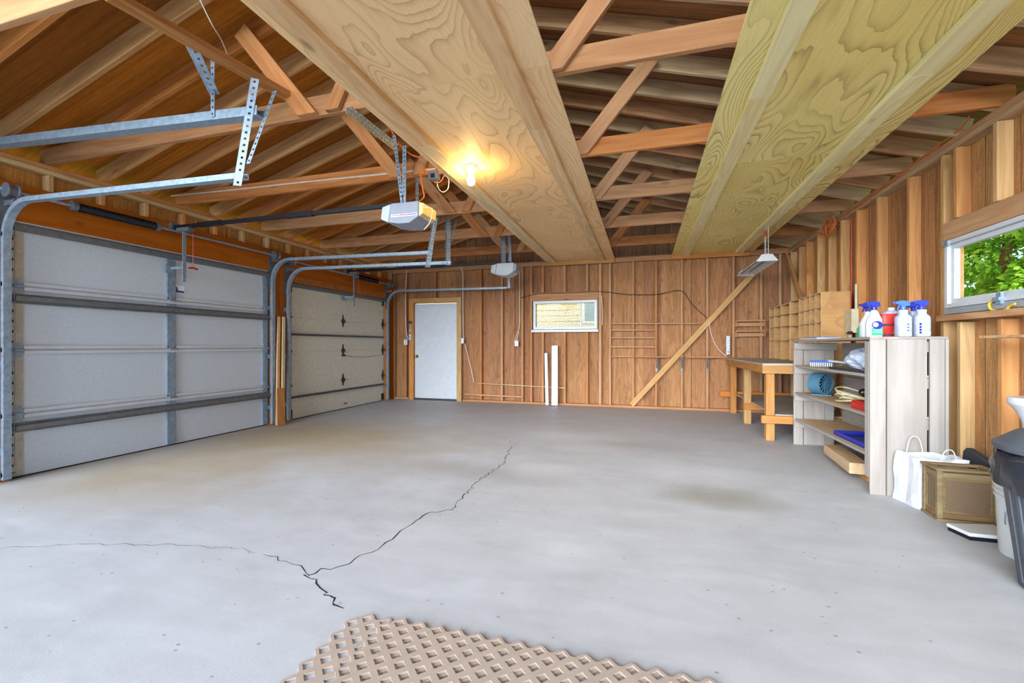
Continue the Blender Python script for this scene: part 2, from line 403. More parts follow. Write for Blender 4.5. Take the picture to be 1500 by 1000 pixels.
M['glass'] = glass('clear_glass', (.97,.985,.97)); M['glass2'] = glass('dimming_glass', (.80,.82,.84))  # back pane's grey tint is added to dim the view outside
def leafm():
    t = NT('leaf_green'); n = t.noise(t.obj(), 3.0, 4); 
    g = t.n('ShaderNodeNewGeometry').outputs['Random Per Island']
    col = t.ramp(t.math('ADD', t.math('MULTIPLY', n, .6), t.math('MULTIPLY', g, .4)), [(.25,srgb('3d6a1c')),(.5,srgb('86b52c')),(.75,srgb('c3da4e'))])
    t.out(col, .6, 0, .2)
    tl = t.n('ShaderNodeBsdfTranslucent'); t.L(col, tl.inputs[0]); mx = t.n('ShaderNodeMixShader'); mx.inputs[0].default_value = .4
    t.L(t.b.outputs[0], mx.inputs[1]); t.L(tl.outputs[0], mx.inputs[2]); t.L(mx.outputs[0], t.t.nodes['Material Output'].inputs[0]); return t.m
M['leaf'] = leafm()
M['bark'] = wood('bark', '6b4c33', '97714e', '3a2a1c', .4)
M['lawn'] = plain('lawn', '7f9a4c', .9, 0, .1, .2, 6)
M['house'] = plain('cream_siding', 'e2c48c', .6, 0, .3, .03)
M['housew'] = plain('house_trim', 'ecdcb8', .6)
M['houseg'] = plain('house_pane', '8f9c8c', .2, 0, .5)
def bulbm(c, s):
    t = NT('lamp_glow'); t.b.inputs['Emission Color'].default_value = srgb(c); t.b.inputs['Emission Strength'].default_value = s
    return t.out(srgb('ffffff'), .4)
M['bulb'] = bulbm('ffd488', 150)

# ================================================================== SETTING
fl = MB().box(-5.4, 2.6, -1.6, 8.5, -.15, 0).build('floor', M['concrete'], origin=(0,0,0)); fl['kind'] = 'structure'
def crack(pts, w0, w1, br=.034):
    P = [at_z(*p) for p in pts]; out = []
    for i in range(len(P)-1):
        n = max(2, int((P[i+1]-P[i]).length/.035))
        for j in range(n): out.append(P[i].lerp(P[i+1], j/n)+V((random.uniform(-1,1),random.uniform(-1,1),0))*br*.5)
    out.append(P[-1]); m = MB(); L = []; R = []
    for i,p in enumerate(out):
        t = (out[min(i+1,len(out)-1)]-out[max(i-1,0)]).normalized(); s = V((-t.y,t.x,0)); w = random.uniform(w0,w1)
        L.append(p+s*w+V((0,0,.0012))); R.append(p-s*w+V((0,0,.0012)))
    n = len(out); m.add(L+R, [(i,i+1,n+i+1,n+i) for i in range(n-1)])
    m.build('floor_crack', M['crack'], fl)
crack([(748,655),(738,678),(700,705),(662,745)], .0012, .004)
crack([(662,745),(622,752),(597,770),(565,795),(553,803),(520,818),(500,830),(470,835),(452,843)], .0012, .0045)
crack([(452,840),(456,848),(470,853),(478,866),(483,872),(484,878),(492,884),(503,891)], .0012, .005)
crack([(452,843),(435,830),(415,822),(385,812)], .0008, .0028)
crack([(375,808),(355,804),(280,799),(200,797),(120,797),(60,799),(0,803)], .0004, .0016)
crack([(748,655),(760,650),(735,642)], .0006, .0018)

# ---- left wall
D1 = (2.31, 4.92); D2 = (5.28, 7.80); ZH = 2.13; ZH2 = 2.03
wl = struct('wall_left', (XL,4,0))
m = MB(); m.box(XL-.02,XL,Y0,YB,2.13,ZP)
for a,b in ((1.95,D1[0]+.02),(D1[1]-.02,D2[0]+.02),(D2[1]-.02,YB)): m.box(XL-.02,XL,a,b,0,2.13)
m.build('siding', M['siding_left'], wl, origin=(0,0,0))
beam('header', (XL+.055,1.2,2.285), (XL+.055,YB-.1,2.285), .09, .31, M['oldbeam'], wl)
y = 1.4
while y < YB-.15:
    beam('stud', (SL-.046,y,2.441), (SL-.046,y,ZP-.085), .088, .038, M['stud_r'], wl, up=(0,1,0)); y += .39
beam('plate', (SL-.045,Y0,ZP-.063), (SL-.045,YB,ZP-.063), .09, .038, M['stud_r'], wl)
beam('plate', (SL-.045,Y0,ZP-.021), (SL-.045,YB,ZP-.021), .09, .04, M['stud_r'], wl)
for yy,w in ((2.277,.05),(2.05,.14),(2.2,.09),(D1[1]+.10,.14),(D1[1]+.245,.14),(D2[1]+.12,.09),(D2[1]+.25,.06)):
    beam('post', (XL+.055,yy,0), (XL+.055,yy,2.13), .088, w, M['oldbeam'], wl, up=(0,1,0))
# ---- back wall
wb = struct('wall_back', (-1.4,YB,0))
WL_, WR_ = at_y(781,440,SB).x, at_y(875,440,SB).x
WT, WBm = 1.93, 1.40
DL, DR, DT = at_y(606,500,SB).x, at_y(669,500,SB).x, 1.96
m = MB()
for a,b,z0,z1 in ((XL,DL,0,ZP),(DL,DR,DT,ZP),(DR,WL_,0,ZP),(WL_,WR_,0,WBm),(WL_,WR_,WT,ZP),(WR_,XR,0,ZP)): m.box(a,b,YB,YB+.02,z0,z1)
m.build('siding', M['siding_back'], wb, origin=(0,0,0))
g = [(XL,YB,ZP),(XR,YB,ZP),(XC,YB,ZP+SLOPE*(XR-XC)+.12)]
MB().prism([V(p) for p in g], (0,.02,0)).build('gable_siding', M['gable'], wb, origin=(0,0,0))
beam('plate', (SL,SB+.045,ZP-.04), (SR,SB+.045,ZP-.04), .09, .085, M['stud'], wb)
beam('sill_plate', (DR+.12,SB+.045,.02), (SR,SB+.045,.02), .09, .04, M['stud'], wb)
beam('sill_plate', (SL,SB+.045,.02), (DL-.12,SB+.045,.02), .09, .04, M['stud'], wb)
ztop = ZP-.084
for px in (577,594,637,704,735,765,778,893.5,927.5,961,998.6,1036,1074.5,1115,1143):
    x = at_y(px,500,SB).x; z0 = .042
    if DL-.1 < x < DR+.1: z0 = DT+.1
    beam('stud', (x,SB+.045,z0), (x,SB+.045,ztop), .088, .04, M['stud'], wb, up=(1,0,0))
xk = at_y(879,500,SB).x
beam('stud', (xk,SB+.045,.042), (xk,SB+.045,ztop), .088, .05, M['stud'], wb, up=(1,0,0))
for px in (795,827,860):
    x = at_y(px,500,SB).x
    beam('stud', (x,SB+.045,.042), (x,SB+.045,WBm-.05), .088, .04, M['stud'], wb, up=(1,0,0))
    beam('stud', (x,SB+.045,WT+.16), (x,SB+.045,ztop), .088, .04, M['stud'], wb, up=(1,0,0))
beam('window_header', (WL_-.02,SB+.045,WT+.08), (WR_+.02,SB+.045,WT+.08), .085, .155, M['stud'], wb)
beam('window_sill_block', (WL_,SB+.045,WBm-.03), (WR_,SB+.045,WBm-.03), .086, .04, M['stud'], wb)
x0, x1 = at_y(800,383,SB-.02).x, at_y(901,383,SB-.02).x
beam('ledger', (x0,SB-.021,2.62), (x1,SB-.021,2.62), .04, .09, M['lumber'], wb)
x2, x3 = at_y(983,380,SB-.02).x, at_y(1098,380,SB-.02).x
beam('ledger', (x2,SB-.021,2.62), (x3,SB-.021,2.62), .04, .09, M['lumber'], wb)
# ---- right wall
wr = struct('wall_right', (XR,5,0))
A = at_x(1386,353,SR); B = at_x(1386,452,SR)
RY1 = A.y; RY0 = RY1-1.45; RT = A.z; RB = B.z
m = MB()
for a,b,z0,z1 in ((Y0,RY0,0,ZP),(RY0,RY1,0,RB),(RY0,RY1,RT,ZP),(RY1,YB,0,ZP)): m.box(XR,XR+.02,a,b,z0,z1)
m.build('siding', M['siding_right'], wr, origin=(0,0,0))
beam('plate', (SR+.045,1.0,ZP-.063), (SR+.045,SB,ZP-.063), .09, .04, M['raf_r'], wr)
beam('plate', (SR+.045,1.0,ZP-.021), (SR+.045,SB,ZP-.021), .09, .04, M['raf_r'], wr)
beam('sill_plate', (SR+.045,1.0,.02), (SR+.045,SB,.02), .09, .04, M['stud_r'], wr)
for i,px in enumerate((1464,1404)):            # studs below the window
    yy = at_x(px,560,SR).y; beam('stud', (SR+.045,yy,.042), (SR+.045,yy,RB-.11), .088, .04, M['stud_r'], wr, up=(0,1,0))
    beam('stud', (SR+.045,yy+.04,RT+.15), (SR+.045,yy+.04,ZP-.085), .088, .04, M['stud_r'], wr, up=(0,1,0))
ys = [at_x(px,400,SR).y for px in (1376,1330,1284,1254,1231,1213,1197,1181,1170)]
ys = [RY1+.05]+[y for y in ys if y > RY1+.2]+[ys[-1]+.39]
for yy in ys:
    beam('stud', (SR+.045,yy,.042), (SR+.045,yy,ZP-.085), .088, .042, M['stud_r'], wr, up=(0,1,0))
beam('window_header', (SR+.04,RY0-.1,RT+.072), (SR+.04,RY1+.028,RT+.072), .09, .14, M['chord'], wr)
beam('window_sill_block', (SR+.02,RY0-.1,RB-.075), (SR+.02,RY1+.05,RB-.075), .12, .045, M['raf_r'], wr)
# ---- roof
rf = struct('ceiling', (XC,4,ZRIDGE))
h = .148
for nm,xa,xb,mat in (('roof_sheathing',XL-.3,XC,'sheath'),('roof_sheathing',XC,XR+.3,'sheath_r')):
    za, zb = (zraf(xa)+h, ZRIDGE+h) if xa < XC-1 else (ZRIDGE+h, zraf(xb)+h)
    MB().prism([V((xa,Y0,za)),V((xb,Y0,zb)),V((xb,Y0,zb+.02)),V((xa,Y0,za+.02))], (0,YB+.6-Y0,0)).build(nm, M[mat], rf, origin=(0,0,0))
beam('ridge_board', (XC,Y0,ZRIDGE+.055), (XC,YB,ZRIDGE+.055), .03, .17, M['raf'], rf)
TY = [2.55+1.165*k for k in range(-1,5)]
n_tr = len(TY)
cs = math.cos(math.atan(SLOPE))
def rafter_pts(left, y):
    if left: a, b = SL-.09, XC-.018
    else: a, b = XC+.018, SR+.09
    return V((a,y,zraf(a)+.073)), V((b,y,zraf(b)+.073))
for i,y in enumerate(TY):
    k = n_tr-1-i
    lab = 'unpainted roof truss nearest the back wall' if k == 0 else ('unpainted roof truss nearest the camera, cut by the top edge of the photo' if i == 0 else f'unpainted roof truss, {ordn(k)} from the back wall, spanning the garage')
    t = thing('roof_truss', lab, 'roof truss', (XC,y,ZP), 'roof trusses across the garage')
    beam('bottom_chord', (SL-.08,y,ZP+.071), (SR+.08,y,ZP+.071), .038, .138, M['chord'], t)
    for left in (True, False):
        p, q = rafter_pts(left, y+.04); beam('top_chord', p, q, .037, .14, M['raf'] if left else M['raf_r'], t)
        s = -1 if left else 1
        a = V((XC+s*.84,y-.04,ZP+.006)); xt = XC+s*1.42; b = V((xt,y-.04,zraf(xt)+.04)); beam('web', a, b, .037, .12, M['chord'], t, level0=True)
        a = V((XC+s*.64,y-.04,ZP+.006)); b = V((XC+s*.10,y-.04,ZRIDGE-.02)); beam('web', a, b, .037, .095, M['chord'], t, level0=True)
cnt = {True:0, False:0}
yr = []
y = TY[-1]+1.165/3*2+.04
while y > 1.3:
    if all(abs(y-.04-t) > .1 for t in TY): yr.append(y)
    y -= 1.165/3
for j,y in enumerate(yr):
    for left in (True, False):
        p, q = rafter_pts(left, y)
        side = 'left' if left else 'right'
        o = beam('roof_rafter', p, q, .038, .14, M['raf'] if left else M['raf_r'])
        tag(o, f'plain {side} slope rafter, '+('nearest the back wall' if j == 0 else f'{ordn(j)} from the back wall'), 'rafter', f'plain rafters of the {side} roof slope')
p, q = at_z(160,-8,ZP+.16), at_z(452,158,ZP+.16)
o = beam('tie_board', (p.x,p.y,ZP+.161), (q.x,q.y+.02,ZP+.161), .088, .038, M['raf']); tag(o, 'long pale board laid across the tie beams above the galvanised hangers', 'board')

# ---- man door
d = struct('door_1', (DL,SB,0))
MB().box(DL+.012,DR-.012,SB+.03,SB+.07,.035,DT-.012).build('slab', M['doorgrey'], d, bevel=.002)
m = MB().box(DL-.11,DL,SB-.01,SB+.085,0,DT+.1).box(DR,DR+.11,SB-.01,SB+.085,0,DT+.1).box(DL,DR,SB-.01,SB+.085,DT,DT+.1)
beam('casing', (DL-.05,SB+.035,0), (DL-.05,SB+.035,DT+.1), .09, .10, M['lumber'], d, up=(1,0,0))
beam('casing', (DR+.05,SB+.035,0), (DR+.05,SB+.035,DT+.1), .09, .10, M['lumber'], d, up=(1,0,0))
beam('casing', (DL,SB+.035,DT+.052), (DR,SB+.035,DT+.052), .09, .095, M['lumber'], d)
MB().box(DL,DR,SB-.02,SB+.085,0,.03).build('threshold', M['dark'], d)
c = at_y(611,521.5,SB+.03)
kb = MB().cyl(c, c+V((0,-.012,0)), .032).cyl(c, c+V((0,-.05,0)), .012).build('knob', M['brass'], d, smooth=True)
MB().lathe([(0,-.03),(.022,-.024),(.03,0),(.022,.024),(0,.03)], c+V((0,-.062,0)), 16).build('knob_ball', M['brass'], kb, smooth=True)

# ---- back window
w2 = struct('window_2', ((WL_+WR_)/2,SB,WBm))
def frame(name, parent, x0,x1,z0,z1,t,y0,y1,mat):
    return MB().box(x0,x0+t,y0,y1,z0,z1).box(x1-t,x1,y0,y1,z0,z1).box(x0+t,x1-t,y0,y1,z0,z0+t).box(x0+t,x1-t,y0,y1,z1-t,z1).build(name, mat, parent)
frame('window_frame', w2, WL_+.005, WR_-.005, WBm+.002, WT-.002, .045, SB-.01, SB+.10, M['paint'])
xm = at_y(851,460,SB+.05).x
MB().box(xm-.012,xm+.012,SB+.03,SB+.07,WBm+.05,WT-.05).build('mullion', M['paint'], w2)
MB().box(WL_+.05,WR_-.05,SB+.055,SB+.059,WBm+.047,WT-.047).build('pane', M['glass2'], w2)
MB().box(WL_-.02,WR_+.02,SB-.05,SB,WBm-.05,WBm-.01).build('window_sill', M['paint'], w2)
# ---- right window
w1 = struct('window_1', (SR,RY1,RB))
def framey(name, parent, y0,y1,z0,z1,t,x0,x1,mat):
    return MB().box(x0,x1,y0,y0+t,z0,z1).box(x0,x1,y1-t,y1,z0,z1).box(x0,x1,y0+t,y1-t,z0,z0+t).box(x0,x1,y0+t,y1-t,z1-t,z1).build(name, mat, parent)
framey('window_frame', w1, RY0+.004,RY1-.004,RB+.004,RT-.004,.030,SR-.012,SR+.055,M['paint'])
framey('sash', w1, RY0+.036,RY1-.036,RB+.036,RT-.036,.034,SR+.012,SR+.05,M['paint'])
MB().box(SR+.028,SR+.032,RY0+.07,RY1-.07,RB+.07,RT-.07).build('pane', M['glass'], w1)
MB().box(SR-.012,SR+.05,RY0,RY1,RB-.045,RB).build('weather_strip', M['hose'], w1)
c = at_x(1387,357,SR-.014); lt = MB().box(SR-.03,SR-.013,c.y-.035,c.y+.025,c.z-.02,c.z+.016).build('corner_bracket', M['galv'], w1)
c = at_x(1465,438,SR-.02); MB().box(SR-.03,SR-.012,c.y-.02,c.y+.02,c.z-.03,c.z+.045).box(SR-.045,SR-.03,c.y-.03,c.y+.03,c.z-.01,c.z+.012).build('latch', M['galv'], w1)

# ================================================================== OUTSIDE
gr = MB().box(-30,30,-30,40,-.25,-.16).build('ground_outside', M['lawn'], origin=(0,0,0)); gr['kind'] = 'structure'
ap = MB().box(-9,7,-12,-1.6,-.16,-.01).build('driveway', M['concrete'], origin=(0,0,0)); ap['kind'] = 'structure'
def foliage(name, c, rx, ry, rz, n, size):
    m = MB()
    rd = random.Random(int(c[0]*100))
    sub = [(V((rd.uniform(-1,1)*rx, rd.uniform(-1,1)*ry, rd.uniform(-1,1)*rz)), rd.uniform(.25,.5)) for _ in range(46)]
    for i in range(n):
        s, rr = sub[i % len(sub)]
        u = V((rd.gauss(0,1),rd.gauss(0,1),rd.gauss(0,1))).normalized()
        p = V(c)+s+V((u.x,u.y,u.z*.6))*rr*rd.uniform(.75,1.0)
        d = (u+V((rd.uniform(-.5,.5),rd.uniform(-.5,.5),-.7))).normalized()
        a = d.cross(V((rd.uniform(-1,1),rd.uniform(-1,1),rd.uniform(-1,1)))).normalized()
        L = size*rd.uniform(.7,1.5); w = L*.28; nn = d.cross(a)*w*.3
        m.add([p, p+d*L*.45+a*w+nn, p+d*L, p+d*L*.45-a*w+nn], [(0,1,2),(0,2,3)])
    return m
t = thing('bushy_tree', 'bright yellow green bushy tree filling the right hand window', 'tree', (4.5,7.7,-.16))
foliage('foliage', (4.5,7.7,2.0), .8, 1.7, 1.5, 30000, .08).build('foliage', M['leaf'], t)
MB().tube([(4.6,7.7,-.16),(4.55,7.75,.8),(4.7,7.6,2.6)], [.12,.1,.05]).build('trunk', M['bark'], t)
t = thing('background_hedge', 'darker green hedge standing behind the bright tree outside', 'hedge', (6.9,11.0,-.16))
foliage('foliage2', (6.9,11.0,2.2), .6, 4.0, 2.2, 20000, .14).build('foliage', M['leaf'], t)
for yy in (8.5,11,13.5): MB().tube([(6.9,yy,-.16),(6.9,yy,2.6)], .07).build('trunk', M['bark'], t)
hY = 12.6
t = thing('neighbour_house', 'cream lap sided house wall seen through the small back window', 'house', (-1.2,hY,-.16))
m = MB(); z = -.16
while z < 6.0:
    m.prism([V((-9,hY-.034,z)),V((-9,hY,z)),V((-9,hY,z+.15)),V((-9,hY-.022,z+.15))], (12.5,0,0)); z += .163
m.box(-9,3.5,hY,hY+.1,-.16,6.0); m.build('lap_siding', M['house'], t)
a = at_y(853,440,hY); b = at_y(880,470,hY)
wn = MB().box(a.x,a.x+.07,hY-.05,hY-.02,b.z-.07,2.6).box(a.x+.07,a.x+1.2,hY-.05,hY-.02,b.z-.07,b.z).box(a.x+1.2,a.x+1.27,hY-.05,hY-.02,b.z-.07,2.6).box(a.x+.07,a.x+1.2,hY-.05,hY-.02,2.53,2.6).build('window_frame', M['housew'], t)
MB().box(a.x+.07,a.x+1.2,hY-.035,hY-.025,b.z,2.53).build('window_pane', M['houseg'], wn)

# ================================================================== GARAGE DOORS
def garage_door(lab, y0, y1, zt, mat, old):
    xi = -5.0; hs = zt/4
    t = thing('garage_door', lab, 'garage door', (xi,(y0+y1)/2,0), 'sectional garage doors in the left wall')
    for k in range(4):
        MB().box(xi-.042,xi,y0,y1,k*hs+(.012 if k == 0 else .0002),(k+1)*hs-.0002).build('section', mat, t, bevel=.003)
    MB().box(xi-.04,xi-.004,y0,y1,0,.0118).build('bottom_seal', M['rubber'], t)
    yc = (y0+y1)/2
    if not old:
        for k in (1,2,3):
            z = k*hs
            MB().box(xi,xi+.020,y0+.09,y1-.09,z+.006,z+.036).box(xi,xi+.028,y0+.09,y1-.09,z-.036,z-.006).box(xi,xi+.008,y0+.09,y1-.09,z-.006,z+.006).build('meeting_rail', M['paint'], t, bevel=.003)
        for a,b,mat2,wide in ((y0,y0+.085,'stilec',0),(yc-.045,yc+.045,'galv',0),(y1-.085,y1,'galv',0)):
            m = MB().box(xi,xi+.02,a,b,.02,zt-.01); st = m.build('stile', M[mat2], t)
            h_ = MB()
            z = .1
            while z < zt-.1:
                h_.box(xi+.0201,xi+.0215,a+.012,a+.026,z,z+.022); z += .085
            if a == y0: h_.build('stile_slots', M['black'], st)
        def strut(z):
            pr = [(-.04,0),(-.04,.004),(-.022,.004),(-.018,.05),(.018,.05),(.022,.004),(.04,.004),(.04,0)]
            m = MB().prism([V((xi+.02+b,y0+.02,z+a)) for a,b in pr], (0,y1-y0-.04,0)); m.build('strut', M['strut'], t)
        for z in (1.49,.42): strut(z)
        MB().box(xi,xi+.055,y0+.02,y1-.02,zt-.075,zt-.03).box(xi,xi+.03,y0+.02,y1-.02,zt-.03,zt-.008).build('strut', M['strut'], t)
        MB().box(xi,xi+.033,y0+.02,y1-.02,zt-.007,zt+.012).build('top_cap', M['paint'], t)
        for yy in (y0+.045,yc,y1-.045):
            for k in (1,2,3):
                z = k*hs; m = MB().box(xi+.021,xi+.026,yy-.032,yy+.032,z-.06,z+.06)
                m.cyl((xi+.036,yy-.036,z),(xi+.036,yy+.036,z),.011,10); m.build('hinge', M['galv'], t)
        for yy,sg in ((y0+.02,-1),(y1-.02,1)):
            for z in (.06,hs,2*hs,3*hs,zt-.13):
                MB().cyl((xi+.055,yy,z),(xi+.055,yy+sg*.075,z),.006,8).cyl((xi+.055,yy+sg*.065,z),(xi+.055,yy+sg*.085,z),.021,14).build('roller', M['galvd'], t)
        c = at_x(263,424,xi+.002); sk = MB().box(xi,xi+.002,c.y-.055,c.y+.055,c.z-.04,c.z+.045).build('sticker', M['sticker'], t)
        MB().box(xi+.002,xi+.003,c.y-.05,c.y+.05,c.z-.035,c.z-.012).box(xi+.002,xi+.003,c.y-.05,c.y-.02,c.z-.012,c.z+.008).prism([V((xi+.002,c.y-.05,c.z+.01)),V((xi+.002,c.y-.015,c.z+.01)),V((xi+.002,c.y-.033,c.z+.03))],(.001,0,0)).build('sticker_mark', M['stickerb'], sk)
    else:
        for z in (1.265,.335):
            MB().box(xi,xi+.045,y0+.015,y1-.015,z+.008,z+.016).box(xi,xi+.045,y0+.015,y1-.015,z-.016,z-.008).box(xi,xi+.006,y0+.015,y1-.015,z-.008,z+.008).build('strut', M['strut'], t)
        MB().box(xi,xi+.05,y0+.015,y1-.015,zt-.06,zt-.015).build('strut', M['strut'], t)
        for yy in (y0+.04,yc,y1-.04):
            for k in (1,2,3):
                z = k*hs
                m = MB().prism([V((xi,yy-.05,z)),V((xi,yy-.02,z+.05)),V((xi,yy-.012,z+.11)),V((xi,yy+.012,z+.11)),V((xi,yy+.02,z+.05)),V((xi,yy+.05,z)),V((xi,yy+.02,z-.05)),V((xi,yy+.012,z-.10)),V((xi,yy-.012,z-.10)),V((xi,yy-.02,z-.05))],(.005,0,0))
                m.cyl((xi+.014,yy-.04,z),(xi+.014,yy+.04,z),.012,10).box(xi+.005,xi+.035,yy-.012,yy+.012,z-.03,z+.03); m.build('hinge', M['rust'], t)
        for yy in (y0+.05,y1-.05):
            MB().box(xi,xi+.012,yy-.045,yy+.045,.02,.15).box(xi,xi+.03,yy-.02,yy+.02,zt-.14,zt-.06).build('corner_bracket', M['rust'], t)
        for z in (.93,):
            MB().box(xi,xi+.02,yc-.04,yc+.05,z-.014,z+.014).cyl((xi+.02,yc,z),(xi+.045,yc,z),.014,10).build('lock', M['rust'], t)
            MB().tube(smooth_path([(xi+.012,yc+.05,z),(xi+.012,yc+.35,z-.035),(xi+.012,yc+.75,z-.04),(xi+.012,y1-.05,z+.0)]), .0025, 6).build('lock_cable', M['rust'], t)
        MB().box(xi,xi+.015,yc+.02,yc+.10,.085,.10).build('lift_handle', M['rust'], t)
    return t
garage_door('galvanised framed white garage door with a wide grey centre stile and a small sticker', D1[0], D1[1], ZH-.002, M['doorwhite'], False)
garage_door('older off white garage door with dark rusty diamond hinges, beside the back corner', D2[0], D2[1], ZH2, M['doorcream'], True)
MB().box(XL+.012,XL+.1,D2[0]-.02,D2[1]+.02,ZH2+.002,2.13).build('door_head_trim', M['oldbeam'], wl)

CP = [(-.025,-.018),(.025,-.018),(.025,.018),(.014,.018),(.014,.014),(.021,.014),(.021,-.013),(-.021,-.013),(-.021,.014),(-.014,.014),(-.014,.018),(-.025,.018)]
def track(lab, y, zt, xe, ze=None, r=.28, hang=None):
    xv = -4.93
    t = thing('garage_door_track', lab, 'door track', (xv,y,0), 'garage door tracks')
    ze = zt if ze is None else ze
    path = [V((xv,y,.02)),V((xv,y,(zt-r)*.5))]+arc((xv+r,y,zt-r), r, math.pi, math.pi/2, 10, (1,0,0), (0,0,1))+[V(((xe+xv+r)/2,y,(zt+ze)/2)),V((xe,y,ze))]
    sweep(path, CP, (0,1,0)).build('rail', M['galv'], t, smooth=False)
    for z in (.25,.95,1.62):
        MB().box(XL+.1,xv-.019,y-.02,y+.02,z-.025,z+.025).box(XL+.1,XL+.104,y-.06,y+.06,z-.025,z+.025).build('jamb_bracket', M['galv'], t)
    MB().box(XL+.101,XL+.106,y-.045,y+.045,zt-.36,zt+.13).box(XL+.105,xv+.1,y-.004,y,zt-.02,zt+.02).build('flag_bracket', M['galvd'], t)
    return t
y1n, y1f, y2n, y2f = D1[0]-.04, D1[1]+.035, D2[0]-.04, D2[1]+.04
T1n = track('galvanised door track curving in front of the near edge of the framed white door', y1n, 2.25, -2.48, 2.20)
T1f = track('galvanised door track over the far edge of the framed white door', y1f, 2.28, -2.50, 2.245)
T2n = track('galvanised door track at the near edge of the door with rusty hinges', y2n, 2.20, -2.37, 2.165)
T2f = track('galvanised door track running over the white side door', y2f, 2.19, -2.42, 2.165)
# the track of a further door whose opening lies outside the frame
p, q = at_y(-60,217,2.17), at_y(383,165,2.2)
t0 = thing('garage_door_track', 'upper heavy galvanised track entering at the left edge of the photo', 'door track', tuple(p), 'garage door tracks')
sweep([V((-4.9,p.y,p.z)),p,q], [(-.036,-.028),(.036,-.028),(.036,.028),(.02,.028),(.02,.022),(.03,.022),(.03,-.022),(-.03,-.022),(-.03,.022),(-.02,.022),(-.02,.028),(-.036,.028)], (0,1,0)).build('rail', M['galv'], t0)
ya = 2.155
def strap(name, lab, a, b, w1, w2, w, extra=(), group='perforated hangers holding the door tracks', mat='galv'):
    t = thing(name, lab, 'hanger', tuple((V(a)+V(b))/2), group)
    perf_angle('angle', a, b, w1, w2, w, M[mat], t)
    for (c, e, ww) in extra:
        mb = MB(); perf_strip(mb, c, e, (1,0,0), ww); o = mb.build('strap', M[mat], t); s_ = o.modifiers.new('s','SOLIDIFY'); s_.thickness = .003; s_.offset = 0
    return t
a = at_y(266,48,1.86); a.z = max(a.z, ZP+.06)
b = at_y(309,136,ya)
strap('track_hanger', 'slanted perforated steel angle, nearest the top left, with a thin upright strap', a, b, (.8,.6,0), (-.8,.6,0), .048, [(at_y(309,76,ya), at_y(309,172,ya), .03)])
strap('track_hanger', 'long perforated steel angle joining the two upper left tracks, with a slanted brace', at_y(368,114,ya-.02), at_y(342,271,ya-.02), (.8,.6,0), (-.8,.6,0), .042, [(at_y(400,134,ya+.1), at_y(361,240,ya), .028)])
strap('track_hanger', 'perforated steel angle leaning down to the far track of the framed door', at_y(636,318,y1f-.03), at_y(625,391,y1f-.03), (.8,.6,0), (-.8,.6,0), .042, [(at_y(642,317,y1f+.1), at_y(628,357,y1f), .028)])
strap('track_hanger', 'upright perforated steel angle at the end of the near track of the rusty hinged door', at_y(655,318,y2n-.03), at_y(655,388,y2n-.03), (.8,.6,0), (-.8,.6,0), .042, [(at_y(667,320,y2n+.15), at_y(661,353,y2n), .028)])
strap('track_hanger', 'perforated steel strap rising behind the far opener from the track above the side door', at_y(744,345,y2f-.03), at_y(744,422,y2f-.03), (1,0,0), (0,1,0), .04)

def spring(lab, y0, y1, sa, sb, z, x=-4.88, drum=True):
    t = thing('torsion_spring', lab, 'spring', (x,(y0+y1)/2,z), 'torsion shafts over the garage doors')
    MB().cyl((x,y0-.06,z),(x,y1+.06,z),.0127,12).build('shaft', M['galv'], t, smooth=True)
    n = 46; L = sb-sa; pts = [V((x+.034*math.cos(2*math.pi*i/10), sa+L*i/(n*10), z+.034*math.sin(2*math.pi*i/10))) for i in range(n*10+1)]
    MB().tube(pts, .0068, 5).build('coil', M['spring'], t, smooth=True)
    for yy in (sa-.015,sb+.015):
        MB().cyl((x,yy-.02,z),(x,yy+.02,z),.042,16).build('cone', M['galvd'], t, smooth=True)
    for yy in (y0,y1):
        d = MB().lathe([(0,-.035),(.058,-.035),(.058,-.028),(.046,-.022),(.046,.022),(.058,.028),(.058,.035),(0,.035)], (0,0,0), 22)
        d.xf(Matrix.Translation((x,yy,z))@Matrix.Rotation(math.pi/2,4,'X')); d.build('cable_drum', M['galvd'], t, smooth=True)
        MB().box(XL+.102,x+.03,yy+.045,yy+.05,z-.055,z+.055).build('end_plate', M['galv'], t)
        yc_ = yy+(.045 if yy == y0 else -.045); MB().tube([(x-.05,yc_,z-.0),(x-.05,yc_,1.0),(x-.05,yc_,.12)], .0022, 5).build('lift_cable', M['galvd'], t)
spring('black torsion spring and shaft over the framed white garage door', y1n+.005, y1f-.005, 2.70, 3.38, 2.345)
spring('torsion spring and shaft over the rusty hinged garage door', y2n+.005, y2f-.005, 6.75, 7.4, 2.325)

